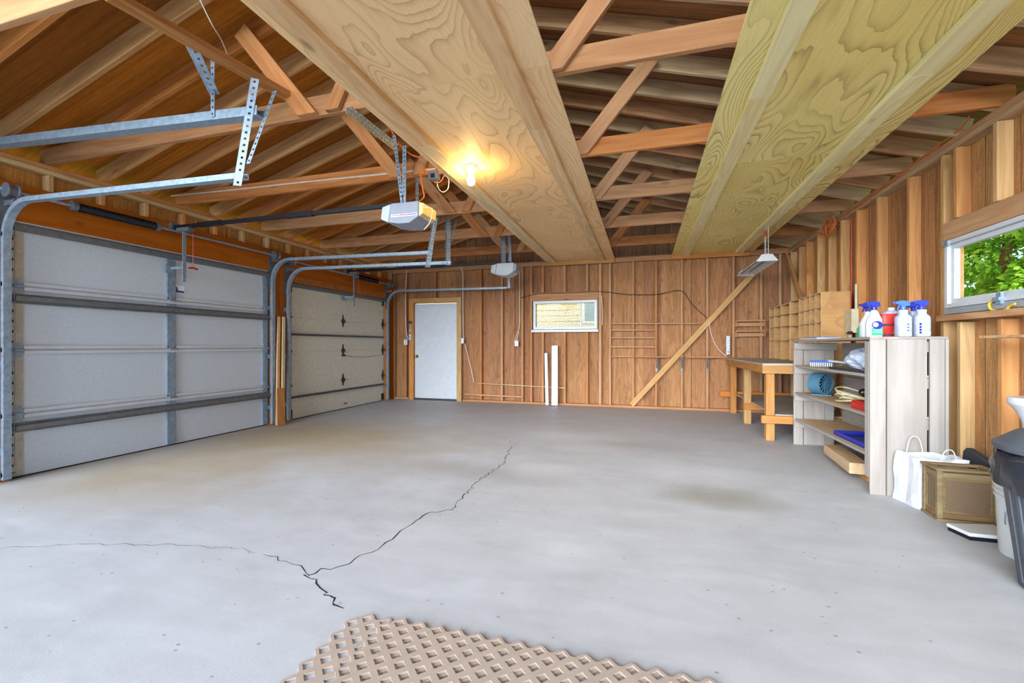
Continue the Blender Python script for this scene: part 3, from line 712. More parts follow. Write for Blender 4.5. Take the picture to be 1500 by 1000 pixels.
# ================================================================== OPENERS
def opener(lab, y, z, x0, x1, arm_x, stripes, lit):
    t = thing('garage_door_opener', lab, 'door opener', ((x0+x1)/2,y,z), 'ceiling mounted door openers')
    hw = .135
    pr = [(x0,z+.02),(x0+.03,z+.185),(x1,z+.185),(x1,z+.05),(x1-.09,z),(x0+.11,z)]
    MB().prism([V((a,y-hw,b)) for a,b in pr], (0,2*hw,0)).build('housing', M['grey'] if stripes else M['greyl'], t, bevel=.008)
    MB().prism([V((a,y-hw*.97,b)) for a,b in ((x0-.075,z+.055),(x0-.06,z+.16),(x0+.028,z+.183),(x0-.002,z+.02))], (0,2*hw*.97,0)).build('front_cover', M['greyl'], t, bevel=.006)
    ln = MB().prism([V((a,y-hw*.95,b)) for a,b in ((x1+.001,z+.05),(x1+.001,z+.175),(x1+.045,z+.165),(x1+.04,z+.075))], (0,2*hw*.95,0)).build('light_lens', M['lens'] if lit else M['grey'], t, bevel=.006)
    if stripes:
        MB().box(x0+.03,x1-.01,y-hw-.0015,y-hw-.0002,z+.062,z+.068).box(x0+.03,x1-.01,y-hw-.0015,y-hw-.0002,z+.078,z+.082).build('pale_stripe', M['sticker'], t)
        MB().box(x0+.12,x1-.06,y-hw-.002,y-hw-.0003,z+.069,z+.077).build('red_stripe', M['red'], t)
        MB().box(x1-.11,x1-.02,y-hw-.0025,y-hw-.0005,z+.069,z+.077).build('blue_stripe', M['blue'], t)
    zr = z+.215
    MB().box(-4.93,x1-.1,y-.018,y+.018,zr-.018,zr+.018).build('rail', M['black'], t)
    for xx in (-4.4,-3.25): MB().box(xx-.16,xx+.16,y-.024,y+.024,zr-.023,zr+.024).build('rail_joint', M['black'], t)
    MB().box(arm_x-.07,arm_x+.1,y-.035,y+.035,zr-.06,zr-.019).build('trolley', M['galvd'], t)
    MB().box(-4.955,-4.9,y-.04,y+.04,zr-.04,zr+.04).build('header_bracket', M['galvd'], t)
    ar = MB().box(arm_x-.004,arm_x+.004,y-.018,y+.018,zr-.6,zr-.06).build('arm', M['galv'], t)
    MB().box(-4.975,arm_x-.004,y-.012,y+.012,zr-.46,zr-.43).box(-4.975,-4.96,y-.06,y+.03,zr-.5,zr-.4).build('door_bracket', M['galv'], t)
    MB().tube([(arm_x+.05,y+.06,zr-.05),(arm_x+.05,y+.06,zr-.44)], .0035, 6).build('release_cord', M['red'], t)
    MB().tube([(arm_x+.05,y+.01,zr-.45),(arm_x+.05,y+.06,zr-.44),(arm_x+.05,y+.11,zr-.45)], .012, 8).build('release_handle', M['red'], t, smooth=True)
    return t
oz = 2.175
O1 = opener('grey door opener with a red and blue stripe, hanging nearest the light bulb', 3.60, oz, -2.18, -1.88, -4.775, True, True)
O2 = opener('pale grey door opener hanging farthest back, in front of the back wall', 6.54, 2.165, -2.17, -1.88, -4.775, False, False)
yo = 3.52
perf_angle('hanger_strap', at_y(575,199,yo), at_y(587,297,yo), (1,0,0), (0,1,0), .032, M['galv'], O1)
perf_angle('hanger_strap', at_y(590,214,yo), at_y(589,297,yo), (1,0,0), (0,1,0), .036, M['galv'], O1)
perf_angle('hanger_strap', at_y(609,256,3.72), at_y(609,297,3.72), (1,0,0), (0,1,0), .03, M['galvd'], O1)
perf_angle('hanger_strap', at_y(736,346,6.46), at_y(737,389,6.46), (.8,.6,0), (-.8,.6,0), .042, M['galv'], O2)
perf_angle('hanger_strap', at_y(745,348,6.62), at_y(746,389,6.62), (1,0,0), (0,1,0), .035, M['galv'], O2)
strap('support_angle', 'perforated steel angle under the tie beam running to the striped opener', at_z(507,157,ZP-.012), at_z(578,213,ZP-.012), (1,0,0), (0,0,-1), .04, group='perforated hangers above the openers', mat='stilec')  # support angle just below the tie beam, nothing holds it up
def cable(name, lab, pts, r, mat, cat='cable', group=None, k=6):
    o = MB().tube(smooth_path(pts, k), r, 6).build(name, M[mat], smooth=True); return tag(o, lab, cat, group)
cable('orange_cable', 'orange cable drooping along the edge of the plywood platform above the striped opener', [at_y(573,190,3.55),at_y(583,208,3.55),at_y(600,225,3.55),at_y(617,231,3.55)], .006, 'orange')
cable('opener_cord', 'twisted orange cord dropping from the tie beam into the back of the striped opener', [at_y(621,238,3.62),at_y(616,253,3.6),at_y(619,276,3.58),at_y(621,288,3.56),at_y(613,296,3.6)], .005, 'orange')
cable('white_loop_cable', 'white cable hanging in a loop beside the outlet behind the striped opener', [at_y(641,250,3.75),at_y(641,272,3.75),at_y(648,281,3.75),at_y(656,276,3.75),at_y(657,262,3.75),at_y(650,256,3.75)], .004, 'cablew')
cable('orange_loop_cable', 'short orange cable looped under the tie beam outlet', [at_y(634,262,3.75),at_y(637,267,3.75),at_y(645,266,3.75),at_y(651,256,3.75),at_y(653,248,3.75)], .006, 'orange')
cable('lens_cord', 'pale cord curling down the lit end of the striped opener', [at_y(616,297,3.5),at_y(622,303,3.47),at_y(633,306,3.47),at_y(631,322,3.47),at_y(626,331,3.47),at_y(621,336,3.47)], .004, 'cream')
c = at_y(636,259,3.72)
t = thing('junction_box', 'metal outlet box fixed under the tie beam between the openers', 'outlet', tuple(c))
MB().box(c.x-.05,c.x+.05,c.y-.03,c.y+.03,c.z-.03,c.z+.04).build('box', M['galvd'], t, bevel=.004)
MB().box(c.x-.02,c.x+.02,c.y-.034,c.y-.03,c.z-.018,c.z+.02).build('socket', M['black'], t)
yv = TY[2]-.022
cable('white_cable', 'long white cable stapled along the tie beam in front of the striped opener', [at_y(237,288,yv),at_y(330,279,yv),at_y(440,267,yv),at_y(560,255,yv),at_y(638,247,yv)], .008, 'cablew')
cable('thin_wire', 'thin pinkish wire hanging across the roof at the upper left', [at_y(293,0,1.95),at_y(310,35,2.0),at_y(325,60,2.1),at_y(335,85,2.2)], .003, 'cablew')

# ================================================================== STORAGE PLATFORMS
def platform(lab, xl, xr, bats, pm, bm):
    t = thing('storage_platform', lab, 'storage platform', ((xl+xr)/2,4,ZP-.02), 'plywood platforms under the roof trusses')
    js = [.15,2.42,4.86,7.30,SB-.002] if xl < 0 else [.15,1.75,4.19,6.63,SB-.002]
    for a,b in zip(js, js[1:]):
        me = MB().box(-(b-a)/2+.001,(b-a)/2-.001,-(xr-xl)/2,(xr-xl)/2,-.006,.006)
        m_ = bpy.data.meshes.new('plywood_sheet'); m_.from_pydata([tuple(v) for v in me.v], [], me.f); m_.update()
        o = link('plywood_sheet', m_, pm, t, ((xl+xr)/2,(a+b)/2,ZP-.0065)); o.rotation_euler = (0,0,math.pi/2)
    for xa,xb in bats:
        j2 = [.15,3.05,SB-.045]
        for a,b in zip(j2, j2[1:]): beam('batten', ((xa+xb)/2,a,ZP-.032), ((xa+xb)/2,b,ZP-.032), xb-xa, .038, bm, t)
    return t
platform('tan plywood storage platform carrying the bare light bulb', -1.745, -.50, [(-1.66,-1.535),(-.785,-.665)], M['ply'], M['batten'])
platform('plywood storage platform, golden from window light painted in, on the side of the hanging shop light', .465, 1.735, [(.625,.745),(1.44,1.565)], M['ply2'], M['batten2'])

c = at_z(690,243,ZP-.013); c.z = ZP-.0131
t = thing('light_fixture', 'bare glowing bulb in a porcelain socket under the tan plywood platform', 'light bulb', tuple(c))
MB().lathe([(0,0),(.055,0),(.055,-.012),(.036,-.035),(.028,-.05),(0,-.05)], c, 24).build('socket', M['paint'], t, smooth=True)
MB().lathe([(0,-.05),(.014,-.052),(.016,-.075),(.028,-.10),(.034,-.128),(.030,-.152),(.016,-.166),(0,-.168)], c, 20).build('bulb', M['bulb'], t, smooth=True)

# shop light
t = thing('shop_light', 'white shop light with reflector hanging on a chain near the back right corner', 'hanging light', (1.5,6.9,2.2))
X0, Z0, ya_, yb_ = 1.49, 2.20, 6.28, 7.50
pr = [(-.125,-.035),(-.06,.035),(.06,.035),(.125,-.035),(.118,-.035),(.056,.028),(-.056,.028),(-.118,-.035)]
MB().prism([V((X0+a,ya_,Z0+b)) for a,b in pr], (0,yb_-ya_,0)).build('reflector', M['paint'], t)
MB().prism([V((X0+a,ya_-.012,Z0+b)) for a,b in [(-.125,-.035),(-.06,.05),(.06,.05),(.125,-.035)]], (0,.012,0)).build('end_cap', M['paint'], t)
MB().prism([V((X0+a,yb_,Z0+b)) for a,b in [(-.125,-.035),(-.06,.05),(.06,.05),(.125,-.035)]], (0,.012,0)).build('end_cap', M['paint'], t)
for s in (-1,1): MB().cyl((X0+s*.05,ya_+.02,Z0-.01),(X0+s*.05,yb_-.02,Z0-.01),.016,10).build('tube', M['plast'], t, smooth=True)
MB().box(X0-.03,X0+.03,ya_+.02,ya_+.16,Z0+.0351,Z0+.06).build('ballast_box', M['paint'], t)
zc = Z0+.06
m = MB(); i = 0
while zc < 2.50:
    u = (1,0,0) if i % 2 == 0 else (0,1,0)
    m.tube([V((X0,ya_+.08,zc+.018))+V(u)*.009*math.cos(a)+V((0,0,1))*.017*math.sin(a) for a in [2*math.pi*k/10 for k in range(10)]], .003, 5, True); zc += .028; i += 1
m.build('chain', M['paint'], t, smooth=True)
MB().tube([(X0,ya_+.08,2.49),(X0,ya_+.08,2.56)], .013, 8).build('chain_hook', M['red'], t)
MB().tube([(X0,ya_+.08,2.55),(X0,ya_+.08,ZP-.0515)], .004, 6).build('hook_wire', M['galv'], t)
MB().tube([(X0+.03,ya_+.06,Z0+.06),(X0+.035,ya_+.09,ZP-.0515)], .004, 6).build('power_cord', M['cablew'], t)
MB().tube([(X0-.02,yb_-.05,Z0+.03),(X0-.02,yb_-.05,ZP-.0515)], .002, 5).build('hang_wire', M['galvd'], t)

# ================================================================== BACK WALL FITTINGS
a, b = at_y(925,597,SB-.02), at_y(1128,374,SB-.02)
o = beam('diagonal_brace', (a.x,SB-.0205,a.z+.05), (b.x,SB-.0205,b.z), .04, .088, M['lumber'], up=(0,0,1)); tag(o, 'diagonal timber brace crossing the back wall from the floor up to the shop light', 'brace')
a, b = at_x(1152,372,SR-.021), at_x(1173,440,SR-.021)
o = beam('corner_brace', tuple(a), tuple(b), .088, .04, M['raf'], up=(1,0,0)); tag(o, 'short diagonal brace on the right wall above the pigeonhole cabinets', 'brace')
def ledge(lab, pxa, pxb, py, d=.05, h=.02, grp='narrow ledges between the back wall studs', mat='stud', py2=None):
    a, b = at_y(pxa,py,SB), at_y(pxb,py2 or py,SB)
    o = beam('wall_ledge', (a.x,SB-d/2,a.z), (b.x,SB-d/2,b.z), d, h, M[mat]); return tag(o, lab, 'ledge', grp)
ledge('long thin ledge on the back wall, topmost, reaching to the diagonal brace', 894, 1024, 474)
ledge('short ledge on the back wall, next under the topmost one', 894, 959, 483.5)
ledge('short ledge on the back wall, midway in the stack right of the small window', 894, 959, 494.5)
ledge('short ledge on the back wall, lowest of the short ones above the bracketed shelf', 894, 959, 508)
t = thing('wall_shelf', 'long narrow shelf on blue grey brackets crossing under the diagonal brace', 'shelf', (at_y(980,523,SB).x,SB,1.0))
a, b = at_y(929,522,SB), at_y(1064,524,SB)
xs_ = [at_y(px,523,SB).x for px in (981,1004)]
beam('board', (a.x,SB-.06,a.z), (xs_[0],SB-.06,a.z), .12, .02, M['stud'], t)
beam('board', (xs_[1],SB-.06,a.z), (b.x,SB-.06,a.z), .12, .02, M['stud'], t)
for px in (962,998.6,1036):
    x = at_y(px,500,SB).x
    MB().box(x-.014,x+.014,SB-.006,SB-.0005,a.z-.26,a.z-.011).prism([V((x-.01,SB-.006,a.z-.2)),V((x-.01,SB-.11,a.z-.012)),V((x-.01,SB-.006,a.z-.012))],(.02,0,0)).build('bracket', M['galvd'], t)
ledge('short ledge low on the back wall left of the bracketed shelf', 894, 927, 522, .05)
def rack(lab, py):
    a, b = at_y(1077,py,SB), at_y(1119,py,SB)
    t = thing('wall_rack', lab, 'rack', ((a.x+b.x)/2,SB,a.z), 'small wooden racks over the workbench')
    beam('rail', (a.x,SB-.05,a.z), (b.x,SB-.05,a.z), .02, .03, M['stud'], t)
    beam('rail', (a.x,SB-.012,a.z-.06), (b.x,SB-.012,a.z-.06), .02, .06, M['stud'], t)
    for p in (a,b): beam('bracket', (p.x,SB-.001,a.z-.05), (p.x,SB-.08,a.z-.05), .02, .10, M['stud'], t)
rack('upper of two small wooden racks on the back wall over the bench', 470)
rack('lower of two small wooden racks on the back wall over the bench', 485)
c = at_y(1066,505,SB)
t = thing('power_strip', 'upright white power strip screwed to the back wall by the bench', 'power strip', (c.x,SB,c.z))
MB().box(c.x-.028,c.x+.028,SB-.04,SB-.001,c.z-.155,c.z+.15).build('body', M['paint'], t, bevel=.006)
for k in range(5): MB().box(c.x-.012,c.x+.012,SB-.0415,SB-.0402,c.z-.08+k*.048,c.z-.06+k*.048).build('outlet', M['greyl'], t)
MB().box(c.x-.008,c.x+.008,SB-.046,SB-.0402,c.z-.125,c.z-.105).build('switch', M['black'], t)
cable('black_cable', 'black cable draped across the back wall above the small window and down to the brace', [at_y(px,py,SB-.012) for px,py in ((763,436),(790,430),(830,429),(880,427),(920,431),(962,431),(997,425.5),(1015,447),(1036,466))], .006, 'cableb')
cable('thin_white_cable', 'thin pale cable from the diagonal brace down to the upright power strip', [at_y(px,py,SB-.05) for px,py in ((1038,470),(1042,490),(1050,508),(1062,520),(1066,518))], .005, 'cablew')
def conduit(name, lab, pts, r=.008, mat='cablew'): return cable(name, lab, [at_y(px,py,SB-.012) for px,py in pts], r, mat, 'cable', None, 4)
conduit('door_side_cable', 'pale cable running down the wall left of the white side door', [(596,396),(594,440),(595,480),(597.5,497)])
conduit('switch_cable', 'pale cable running down the wall right of the white side door to the switch', [(675,392),(678,402),(678,440),(678.5,495)])
conduit('window_side_cable', 'pale cable hanging down the wall left of the small back window', [(761,400),(761,440),(761,470),(760,482)], .007)
cable('cable_bundle', 'bunched white cable hooked over the outlet left of the small window', [at_y(px,py,SB-.02) for px,py in ((760,482),(756,492),(754,502),(757,497),(760,485),(758,494),(756,503),(760,498))], .005, 'cablew')
conduit('hanging_rope', 'white and red flecked cord hanging slanted below the light switch', [(681,503),(685,520),(690,540),(694,560)], .006)
conduit('window_pipe', 'slim white pipe on the wall just right of the small back window', [(881,433),(882.5,455),(882,476)], .006)
def wallbox(name, lab, px, py, w, h, mat, cat, d=.045, parts=None, extra=None):
    c = at_y(px,py,SB)
    t = thing(name, lab, cat, (c.x,SB,c.z))
    MB().box(c.x-w/2,c.x+w/2,SB-d,SB-.001,c.z-h/2,c.z+h/2).build('box', M[mat], t, bevel=.004)
    if extra == 'switch': MB().box(c.x-.006,c.x+.006,SB-d-.008,SB-d-.0003,c.z-.012,c.z+.012).build('toggle', M['paint'], t)
    if extra == 'outlet':
        for s in (-1,1): MB().box(c.x-.014,c.x+.014,SB-d-.002,SB-d-.0003,c.z+s*.022-.014,c.z+s*.022+.014).build('socket', M['greyl'], t)
    if extra == 'keys':
        for i in range(2):
            MB().box(c.x-.015,c.x+.015,SB-d-.004,SB-d-.0003,c.z-.03+i*.035,c.z-.01+i*.035).build('button', M['bluel'], t)
wallbox('outlet_box', 'white outlet box left of the side door, below its cable', 595.5, 501, .075, .11, 'paint', 'outlet', extra='outlet')
wallbox('door_control', 'small white opener control on the left door casing', 602, 494, .05, .12, 'paint', 'control', d=.05, extra='keys')
wallbox('wall_plaque', 'small brown plate high on the left casing of the side door', 601.5, 472, .07, .05, 'dark', 'plate', d=.035)
wallbox('wall_plaque', 'small grey plate on the left casing of the side door, above the white control', 602, 484, .06, .07, 'hose', 'plate', d=.03)
wallbox('light_switch', 'white light switch box right of the side door', 678.5, 499, .06, .11, 'paint', 'switch', extra='switch')
wallbox('wall_outlet', 'white outlet box low under the bunched cable left of the small window', 757.5, 503, .07, .10, 'plast', 'outlet', extra='outlet')
def lean(lab, pxb, pyb, pxt, pyt, w, th, mat, grp):
    b = at_z(pxb,pyb,.0); tp = at_y(pxt,pyt,SB-.03)
    y0 = SB-.14
    o = beam('leaning_board', (at_y(pxb,pyb,y0).x,y0,.012), (tp.x,SB-th/2-.008,tp.z), w, th, M[mat], up=(0,1,0)); return tag(o, lab, 'board', grp)
lean('narrow white trim board leaning under the small back window', 801.5, 590, 799.5, 517, .055, .018, 'paint', 'white boards against the back wall')
lean('wide white board leaning under the small back window', 812.5, 590, 812.5, 506, .115, .02, 'paint', 'white boards against the back wall')
a, b = at_y(700,561,SB), at_y(828,566.5,SB)
o = beam('wood_strip', (a.x,SB-.008,a.z), (b.x,SB-.008,b.z-.02), .014, .02, M['raf_r']); tag(o, 'thin wooden strip nailed low across the back wall behind the white boards', 'strip')
a, b = at_y(681,577,SB), at_y(765,581,SB)
o = beam('bottom_board', (a.x,SB-.01,a.z), (b.x,SB-.01,b.z), .018, .03, M['stud']); tag(o, 'short wooden cleat near the floor right of the side door', 'strip')
# between the garage doors
def stick(lab, a, b, w, th, mat):
    o = beam('leaning_lumber', a, b, w, th, M[mat], up=(1,0,0)); return tag(o, lab, 'lumber')
b0 = at_x(399,612,-4.86); b1 = at_x(403,463,-4.92)
stick('tall pale trim stick leaning between the two garage doors', (-4.85,b0.y+.075,.01), (-4.93,b1.y+.075,b1.z), .05, .02, 'batten')
b0 = at_x(402,612,-4.84); b1 = at_x(407,463,-4.90)
stick('second tall pale trim stick, just right of its twin between the garage doors', (-4.83,b0.y+.135,.01), (-4.93,b1.y+.135,b1.z), .05, .02, 'batten')
b0 = at_x(406,612,-4.82); b1 = at_x(404,568,-4.88)
stick('short yellow board standing at the floor between the two garage doors', (-4.76,b0.y,.012), (-4.805,b1.y,b1.z), .14, .025, 'lumber')


# ================================================================== WORKBENCH AND CABINETS
bx0, bx1, by0, by1, bz = 1.315, SR-.004, 5.73, SB-.045, .895
t = thing('workbench', 'heavy wooden workbench with grey top in the back right corner', 'workbench', ((bx0+bx1)/2,(by0+by1)/2,0))
MB().box(bx0,bx1,by0,by1,bz-.02,bz).build('top', M['benchtop'], t)
beam('apron', (bx0,by0+.02,bz-.068), (bx1,by0+.02,bz-.068), .04, .095, M['bench'], t)
beam('apron', (bx0+.02,by0+.041,bz-.068), (bx0+.02,by1,bz-.068), .04, .095, M['bench'], t)
for x,y in ((bx0+.09,by0+.087),(bx0+.09,6.98),(bx1-.06,by0+.087),(bx0+.09,by1-.06)):
    beam('leg', (x,y,0), (x,y,bz-.117), .088, .088, M['bench'], t, up=(0,1,0))
MB().box(bx0+.14,bx1,by0+.045,by1,.292,.308).build('lower_shelf', M['benchtop'], t)
beam('stretcher', (bx0-.01,by0+.02,.25), (bx1,by0+.02,.25), .04, .088, M['bench'], t)
beam('stretcher', (bx0+.05,6.915,.245), (bx1,6.915,.245), .038, .088, M['bench'], t)
beam('stretcher', (bx0-.1,by1-.02,.30), (bx1,by1-.02,.30), .038, .088, M['bench'], t)
def cubby(lab, y0, y1, cols, rows, top, zt):
    x0, x1 = 1.95, SR-.004
    t = thing('pigeonhole_cabinet', lab, 'cabinet', ((x0+x1)/2,(y0+y1)/2,bz), 'pigeonhole cabinets over the workbench')
    w = .012
    MB().box(x1-.008,x1,y0,y1,bz+.001,zt).build('back', M['plyd'], t)
    for y in (y0,y1-w): MB().box(x0,x1-.008,y,y+w,bz+.001,zt).build('side', M['plyd'], t)
    MB().box(x0,x1-.008,y0+w,y1-w,zt-w,zt).build('top', M['plyd'], t)
    for z in rows: MB().box(x0+.004,x1-.008,y0+w,y1-w,z-w/2,z+w/2).build('shelf', M['plyd'], t)
    for y in cols: MB().box(x0+.003,x1-.0082,y-w/2,y+w/2,bz+.001,zt-w).build('divider', M['plyd'], t)
    m = MB().box(x0-.004,x0,y0,y1,zt-w,zt)
    for y in list(cols)+[y0+w/2,y1-w/2]: m.box(x0-.004,x0,y-w/2,y+w/2,bz+.001,zt-w)
    for z in rows: m.box(x0-.004,x0,y0,y1,z-w/2,z+w/2)
    m.build('face_edge', M['batten'], t)  # paler front edges paint in light arriving from the left
cy = [at_x(px,440,1.95).y for px in (1194,1186,1178,1170.5,1157)]
cubby('nearer pigeonhole cabinet with narrow slots, a plain plywood end facing the shelf unit', 5.88, cy[4]-.004, cy[:4], (1.19,1.37,1.54), None, 1.715)
cy2 = [at_x(px,450,1.95).y for px in (1144,1134)]
cubby('farther pigeonhole cabinet, reaching into the back right corner', cy[4]+.004, by1-.004, cy2, (1.18,1.385,1.555), None, 1.70)

# ================================================================== WHITE SHELF UNIT
sx0, sx1, sy0, sy1, sz = 1.605, 2.075, 3.90, 5.66, 1.15
t = SU = thing('shelf_unit', 'whitewashed open shelf unit of rough boards against the right wall', 'shelf unit', ((sx0+sx1)/2,(sy0+sy1)/2,0))
ww = M['whitewood']
def vb(name, xa, xb, y, z0, z1, th=.02, mat=ww): beam(name, ((xa+xb)/2,y,z0), ((xa+xb)/2,y,z1), th, xb-xa, mat, t, up=(1,0,0), bevel=.002)
vb('end_board', sx0, sx0+.098, sy0+.01, 0, sz-.005, .02)
vb('end_board', sx0+.106, sx0+.345, sy0+.01, 0, sz-.005, .02)
vb('end_board', sx0+.362, sx0+.448, sy0+.01, .05, sz-.005, .02)
vb('end_post', sx0+.452, sx0+.472, sy0+.03, .0, sz-.005, .06)
vb('end_board', sx0, sx0+.09, sy1-.01, 0, sz-.02, .02)
vb('end_board', sx0+.10, sx0+.30, sy1+.004, 0, sz-.02, .016)
vb('end_board', sx0+.30, sx0+.385, sy1-.01, 0, sz-.02, .02)
for z in (.29,.585,.885,sz-.0):
    zz = z if z < 1 else sz
    beam('cleat', (sx0,sy1-.032,zz-.06), (sx1-.06,sy1-.032,zz-.06), .02, .075, ww, t)
    beam('cleat', (sx0+.02,sy0+.032,zz-.06), (sx1-.06,sy0+.032,zz-.06), .02, .075, ww, t)
beam('front_post', (sx0+.012,sy0+.055,.12), (sx0+.012,sy0+.055,sz-.02), .024, .065, ww, t, up=(0,1,0))
nb = 6
for k in range(nb):
    z0 = .06+k*(sz-.08)/nb
    beam('back_board', (sx1-.01,sy0+.045,z0+.088), (sx1-.01,sy1-.045,z0+.088), .018, .172, ww, t)
def shelf(z, lab=None):
    beam('shelf', ((sx0+sx1)/2+.01,sy0+.022,z-.01), ((sx0+sx1)/2+.01,sy1-.022,z-.01), sx1-sx0-.06, .018, M['shelfwood'], t)
    beam('shelf_edge', (sx0+.018,sy0+.09,z-.011), (sx0+.018,sy1-.022,z-.011), .016, .024, ww, t)
for z in (.29,.585,.885): shelf(z)
beam('top_board', ((sx0+sx1)/2,sy0,sz+.005), ((sx0+sx1)/2,sy1+.02,sz+.005), sx1-sx0, .02, ww, t)
TZ = sz+.0151
# things on the shelf unit
def place(m, x, y, z, rz=0): return m.xf(Matrix.Translation((x,y,z))@Matrix.Rotation(rz,4,'Z'))
def trigger(m, z, s=1):
    m.loft([(z,.017*s,.017*s,0,0,2),(z+.022,.016*s,.016*s,0,0,2),(z+.026,.014*s,.018*s,.0,0,3)], 14)
    m.prism([V((-.055,-.012,z+.045)),V((-.05,-.012,z+.06)),V((-.01,-.012,z+.068)),V((.035,-.012,z+.06)),V((.04,-.012,z+.03)),V((.012,-.012,z+.024)),V((-.016,-.012,z+.024)),V((-.022,-.012,z+.036))], (0,.024,0))
    m.prism([V((-.02,-.006,z+.038)),V((-.03,-.006,z+.035)),V((-.042,-.006,z-.002)),V((-.036,-.006,z-.004))], (0,.012,0))
    m.cyl((-.055,0,z+.052),(-.066,0,z+.052),.008,10); return m
def spray(lab, x, y, rz, body, cap, kind, z=TZ, group='spray bottles on the shelf unit'):
    t = thing('spray_bottle', lab, 'spray bottle', (x,y,z), group)
    if kind == 'cleaner':
        sec = [(0,.048,.028,0,0,3),(.005,.052,.031,0,0,3.2),(.10,.052,.031,0,0,3.2),(.135,.046,.028,.004,0,3),(.165,.030,.021,.006,0,2.4),(.185,.024,.018,.004,0,2.2),(.20,.017,.017,0,0,2)]
    else:
        sec = [(0,.042,.034,0,0,3.6),(.004,.046,.038,0,0,3.8),(.135,.046,.038,0,0,3.8),(.150,.043,.035,0,0,3.2),(.163,.030,.026,0,0,2.4),(.178,.028,.024,0,0,2.2),(.196,.031,.026,0,0,2.2),(.20,.018,.018,0,0,2)]
    b = place(MB().loft(sec, 28), x, y, z, rz).build('bottle', M[body], t, smooth=True)
    place(trigger(MB(), .20), x, y, z, rz).build('trigger_head', M[cap], t, bevel=.002)
    R = Matrix.Translation((x,y,z))@Matrix.Rotation(rz,4,'Z')
    fr = -.0318 if kind == 'cleaner' else -.0385
    def P(a,b_,c): return R@V((a,b_,c))
    xd = (R.to_3x3()@V((1,0,0)))
    if kind == 'cleaner':
        lb = place(MB().box(-.035,.042,fr-.0004,fr+.001,.012,.065), x,y,z,rz).build('green_label', M['green'], b)
        place(MB().prism([V((.004+.038*math.cos(a),fr+.0006,.088+.030*math.sin(a))) for a in [2*math.pi*k/24 for k in range(24)]], (0,-.0012,0)), x,y,z,rz).build('blue_oval', M['navy'], b)
        place(MB().prism([V((-.008+.02*math.cos(a),fr-.0007,.090+.018*math.sin(a))) for a in [2*math.pi*k/20 for k in range(20)]], (0,-.0006,0)), x,y,z,rz).build('pale_disc', M['film'], b)
        text_mesh('lettering', 'CLEANER', .0155, M['plast'], lb, P(.004,fr-.001,.050), xd, (0,0,1))
        text_mesh('lettering', 'DEGREASER', .0125, M['plast'], lb, P(.004,fr-.001,.034), xd, (0,0,1))
    elif kind == 'dots':
        m = MB()
        for zz in (.045,.068,.092): m.box(.004,.014,fr-.0006,fr+.001,zz-.004,zz+.004)
        place(m,x,y,z,rz).build('marks', M['navy'], b)
    else:
        m = MB()
        for zz in (.03,.05,.07,.092): m.box(-.034,-.020,fr-.0006,fr+.001,zz-.008,zz+.008)
        place(m,x,y,z,rz).build('marks', M['navy'], b)
        place(MB().box(-.012,.034,fr-.0006,fr+.001,.024,.034),x,y,z,rz).build('pale_label', M['plast'], b)
    return t
def px_at(px, y): return at_y(px,490,y).x
spray('white cleaner bottle with green label, at the front of the shelf top', px_at(1280,3.97), 3.97, math.radians(10), 'plast', 'navy', 'cleaner')
spray('white cleaner bottle half hidden behind its twin, next to the beige wall box', px_at(1271,4.11), 4.11, math.radians(14), 'plast', 'navy', 'cleaner')
spray('clear spray bottle with three small marks and pale blue trigger, beside the red jug', px_at(1323,3.965), 3.965, math.radians(6), 'film', 'bluel', 'dots')
spray('clear spray bottle with a column of blue marks, nearest the window', px_at(1350,3.97), 3.97, math.radians(176) if False else math.radians(2), 'film', 'blue', 'col')
spray('clear spray bottle standing behind, between the two clear ones', px_at(1338,4.12), 4.12, math.radians(190), 'film', 'blue', 'col')
x, y = px_at(1303,4.10), 4.10
t = thing('jug', 'red jug with white cap and a green mark between the spray bottles', 'jug', (x,y,TZ))
j = place(MB().loft([(0,.070,.045,0,0,4),(.005,.074,.048,0,0,4.2),(.17,.074,.048,0,0,4.2),(.178,.071,.046,0,0,4)], 28),x,y,TZ).build('body', M['red'], t, smooth=True)
place(MB().loft([(.178,.068,.044,0,0,3),(.195,.045,.032,.01,0,2.4),(.205,.022,.02,.012,0,2)], 24),x,y,TZ).build('shoulder', M['film'], t, smooth=True)
place(MB().cyl((.012,0,.205),(.012,0,.226),.022,18),x,y,TZ).build('cap', M['plast'], t, smooth=True)
place(MB().box(-.06,.074,-.0495,-.047,.085,.10).box(-.06,.074,-.0495,-.047,.01,.022),x,y,TZ).build('dark_band', M['dark'], j)
place(MB().prism([V((.0,-.0498,.028)),V((.07,-.0498,.028)),V((.07,-.0498,.075)),V((.028,-.0498,.075)),V((.014,-.0498,.06))],(0,.002,0)),x,y,TZ).build('green_mark', M['lime'], j)
x, y = px_at(1261,4.22), 4.22
t = thing('small_bottle', 'small green bottle at the wall side of the two white cleaner bottles', 'bottle', (x,y,TZ))
place(MB().lathe([(0,0),(.026,0),(.027,.07),(.012,.09),(.011,.10),(0,.10)],(0,0,0),18),x,y,TZ).build('body', M['green'], t, smooth=True)
place(MB().cyl((0,0,.10),(0,0,.118),.013,14),x,y,TZ).build('cap', M['plast'], t, smooth=True)
x, y = px_at(1245,4.45), 4.45
t = thing('wooden_finial', 'small wooden knob with dark top standing on the shelf unit near the beige box', 'knob', (x,y,TZ))
place(MB().lathe([(0,0),(.016,0),(.018,.03),(0,.03)],(0,0,0),16),x,y,TZ).build('base', M['raf_r'], t, smooth=True)
place(MB().lathe([(0,.03),(.012,.031),(.026,.045),(.012,.058),(0,.058)],(0,0,0),16),x,y,TZ).build('knob_top', M['dark'], t, smooth=True)
a, b = at_y(1175,497,5.35), at_y(1205,496,5.05)
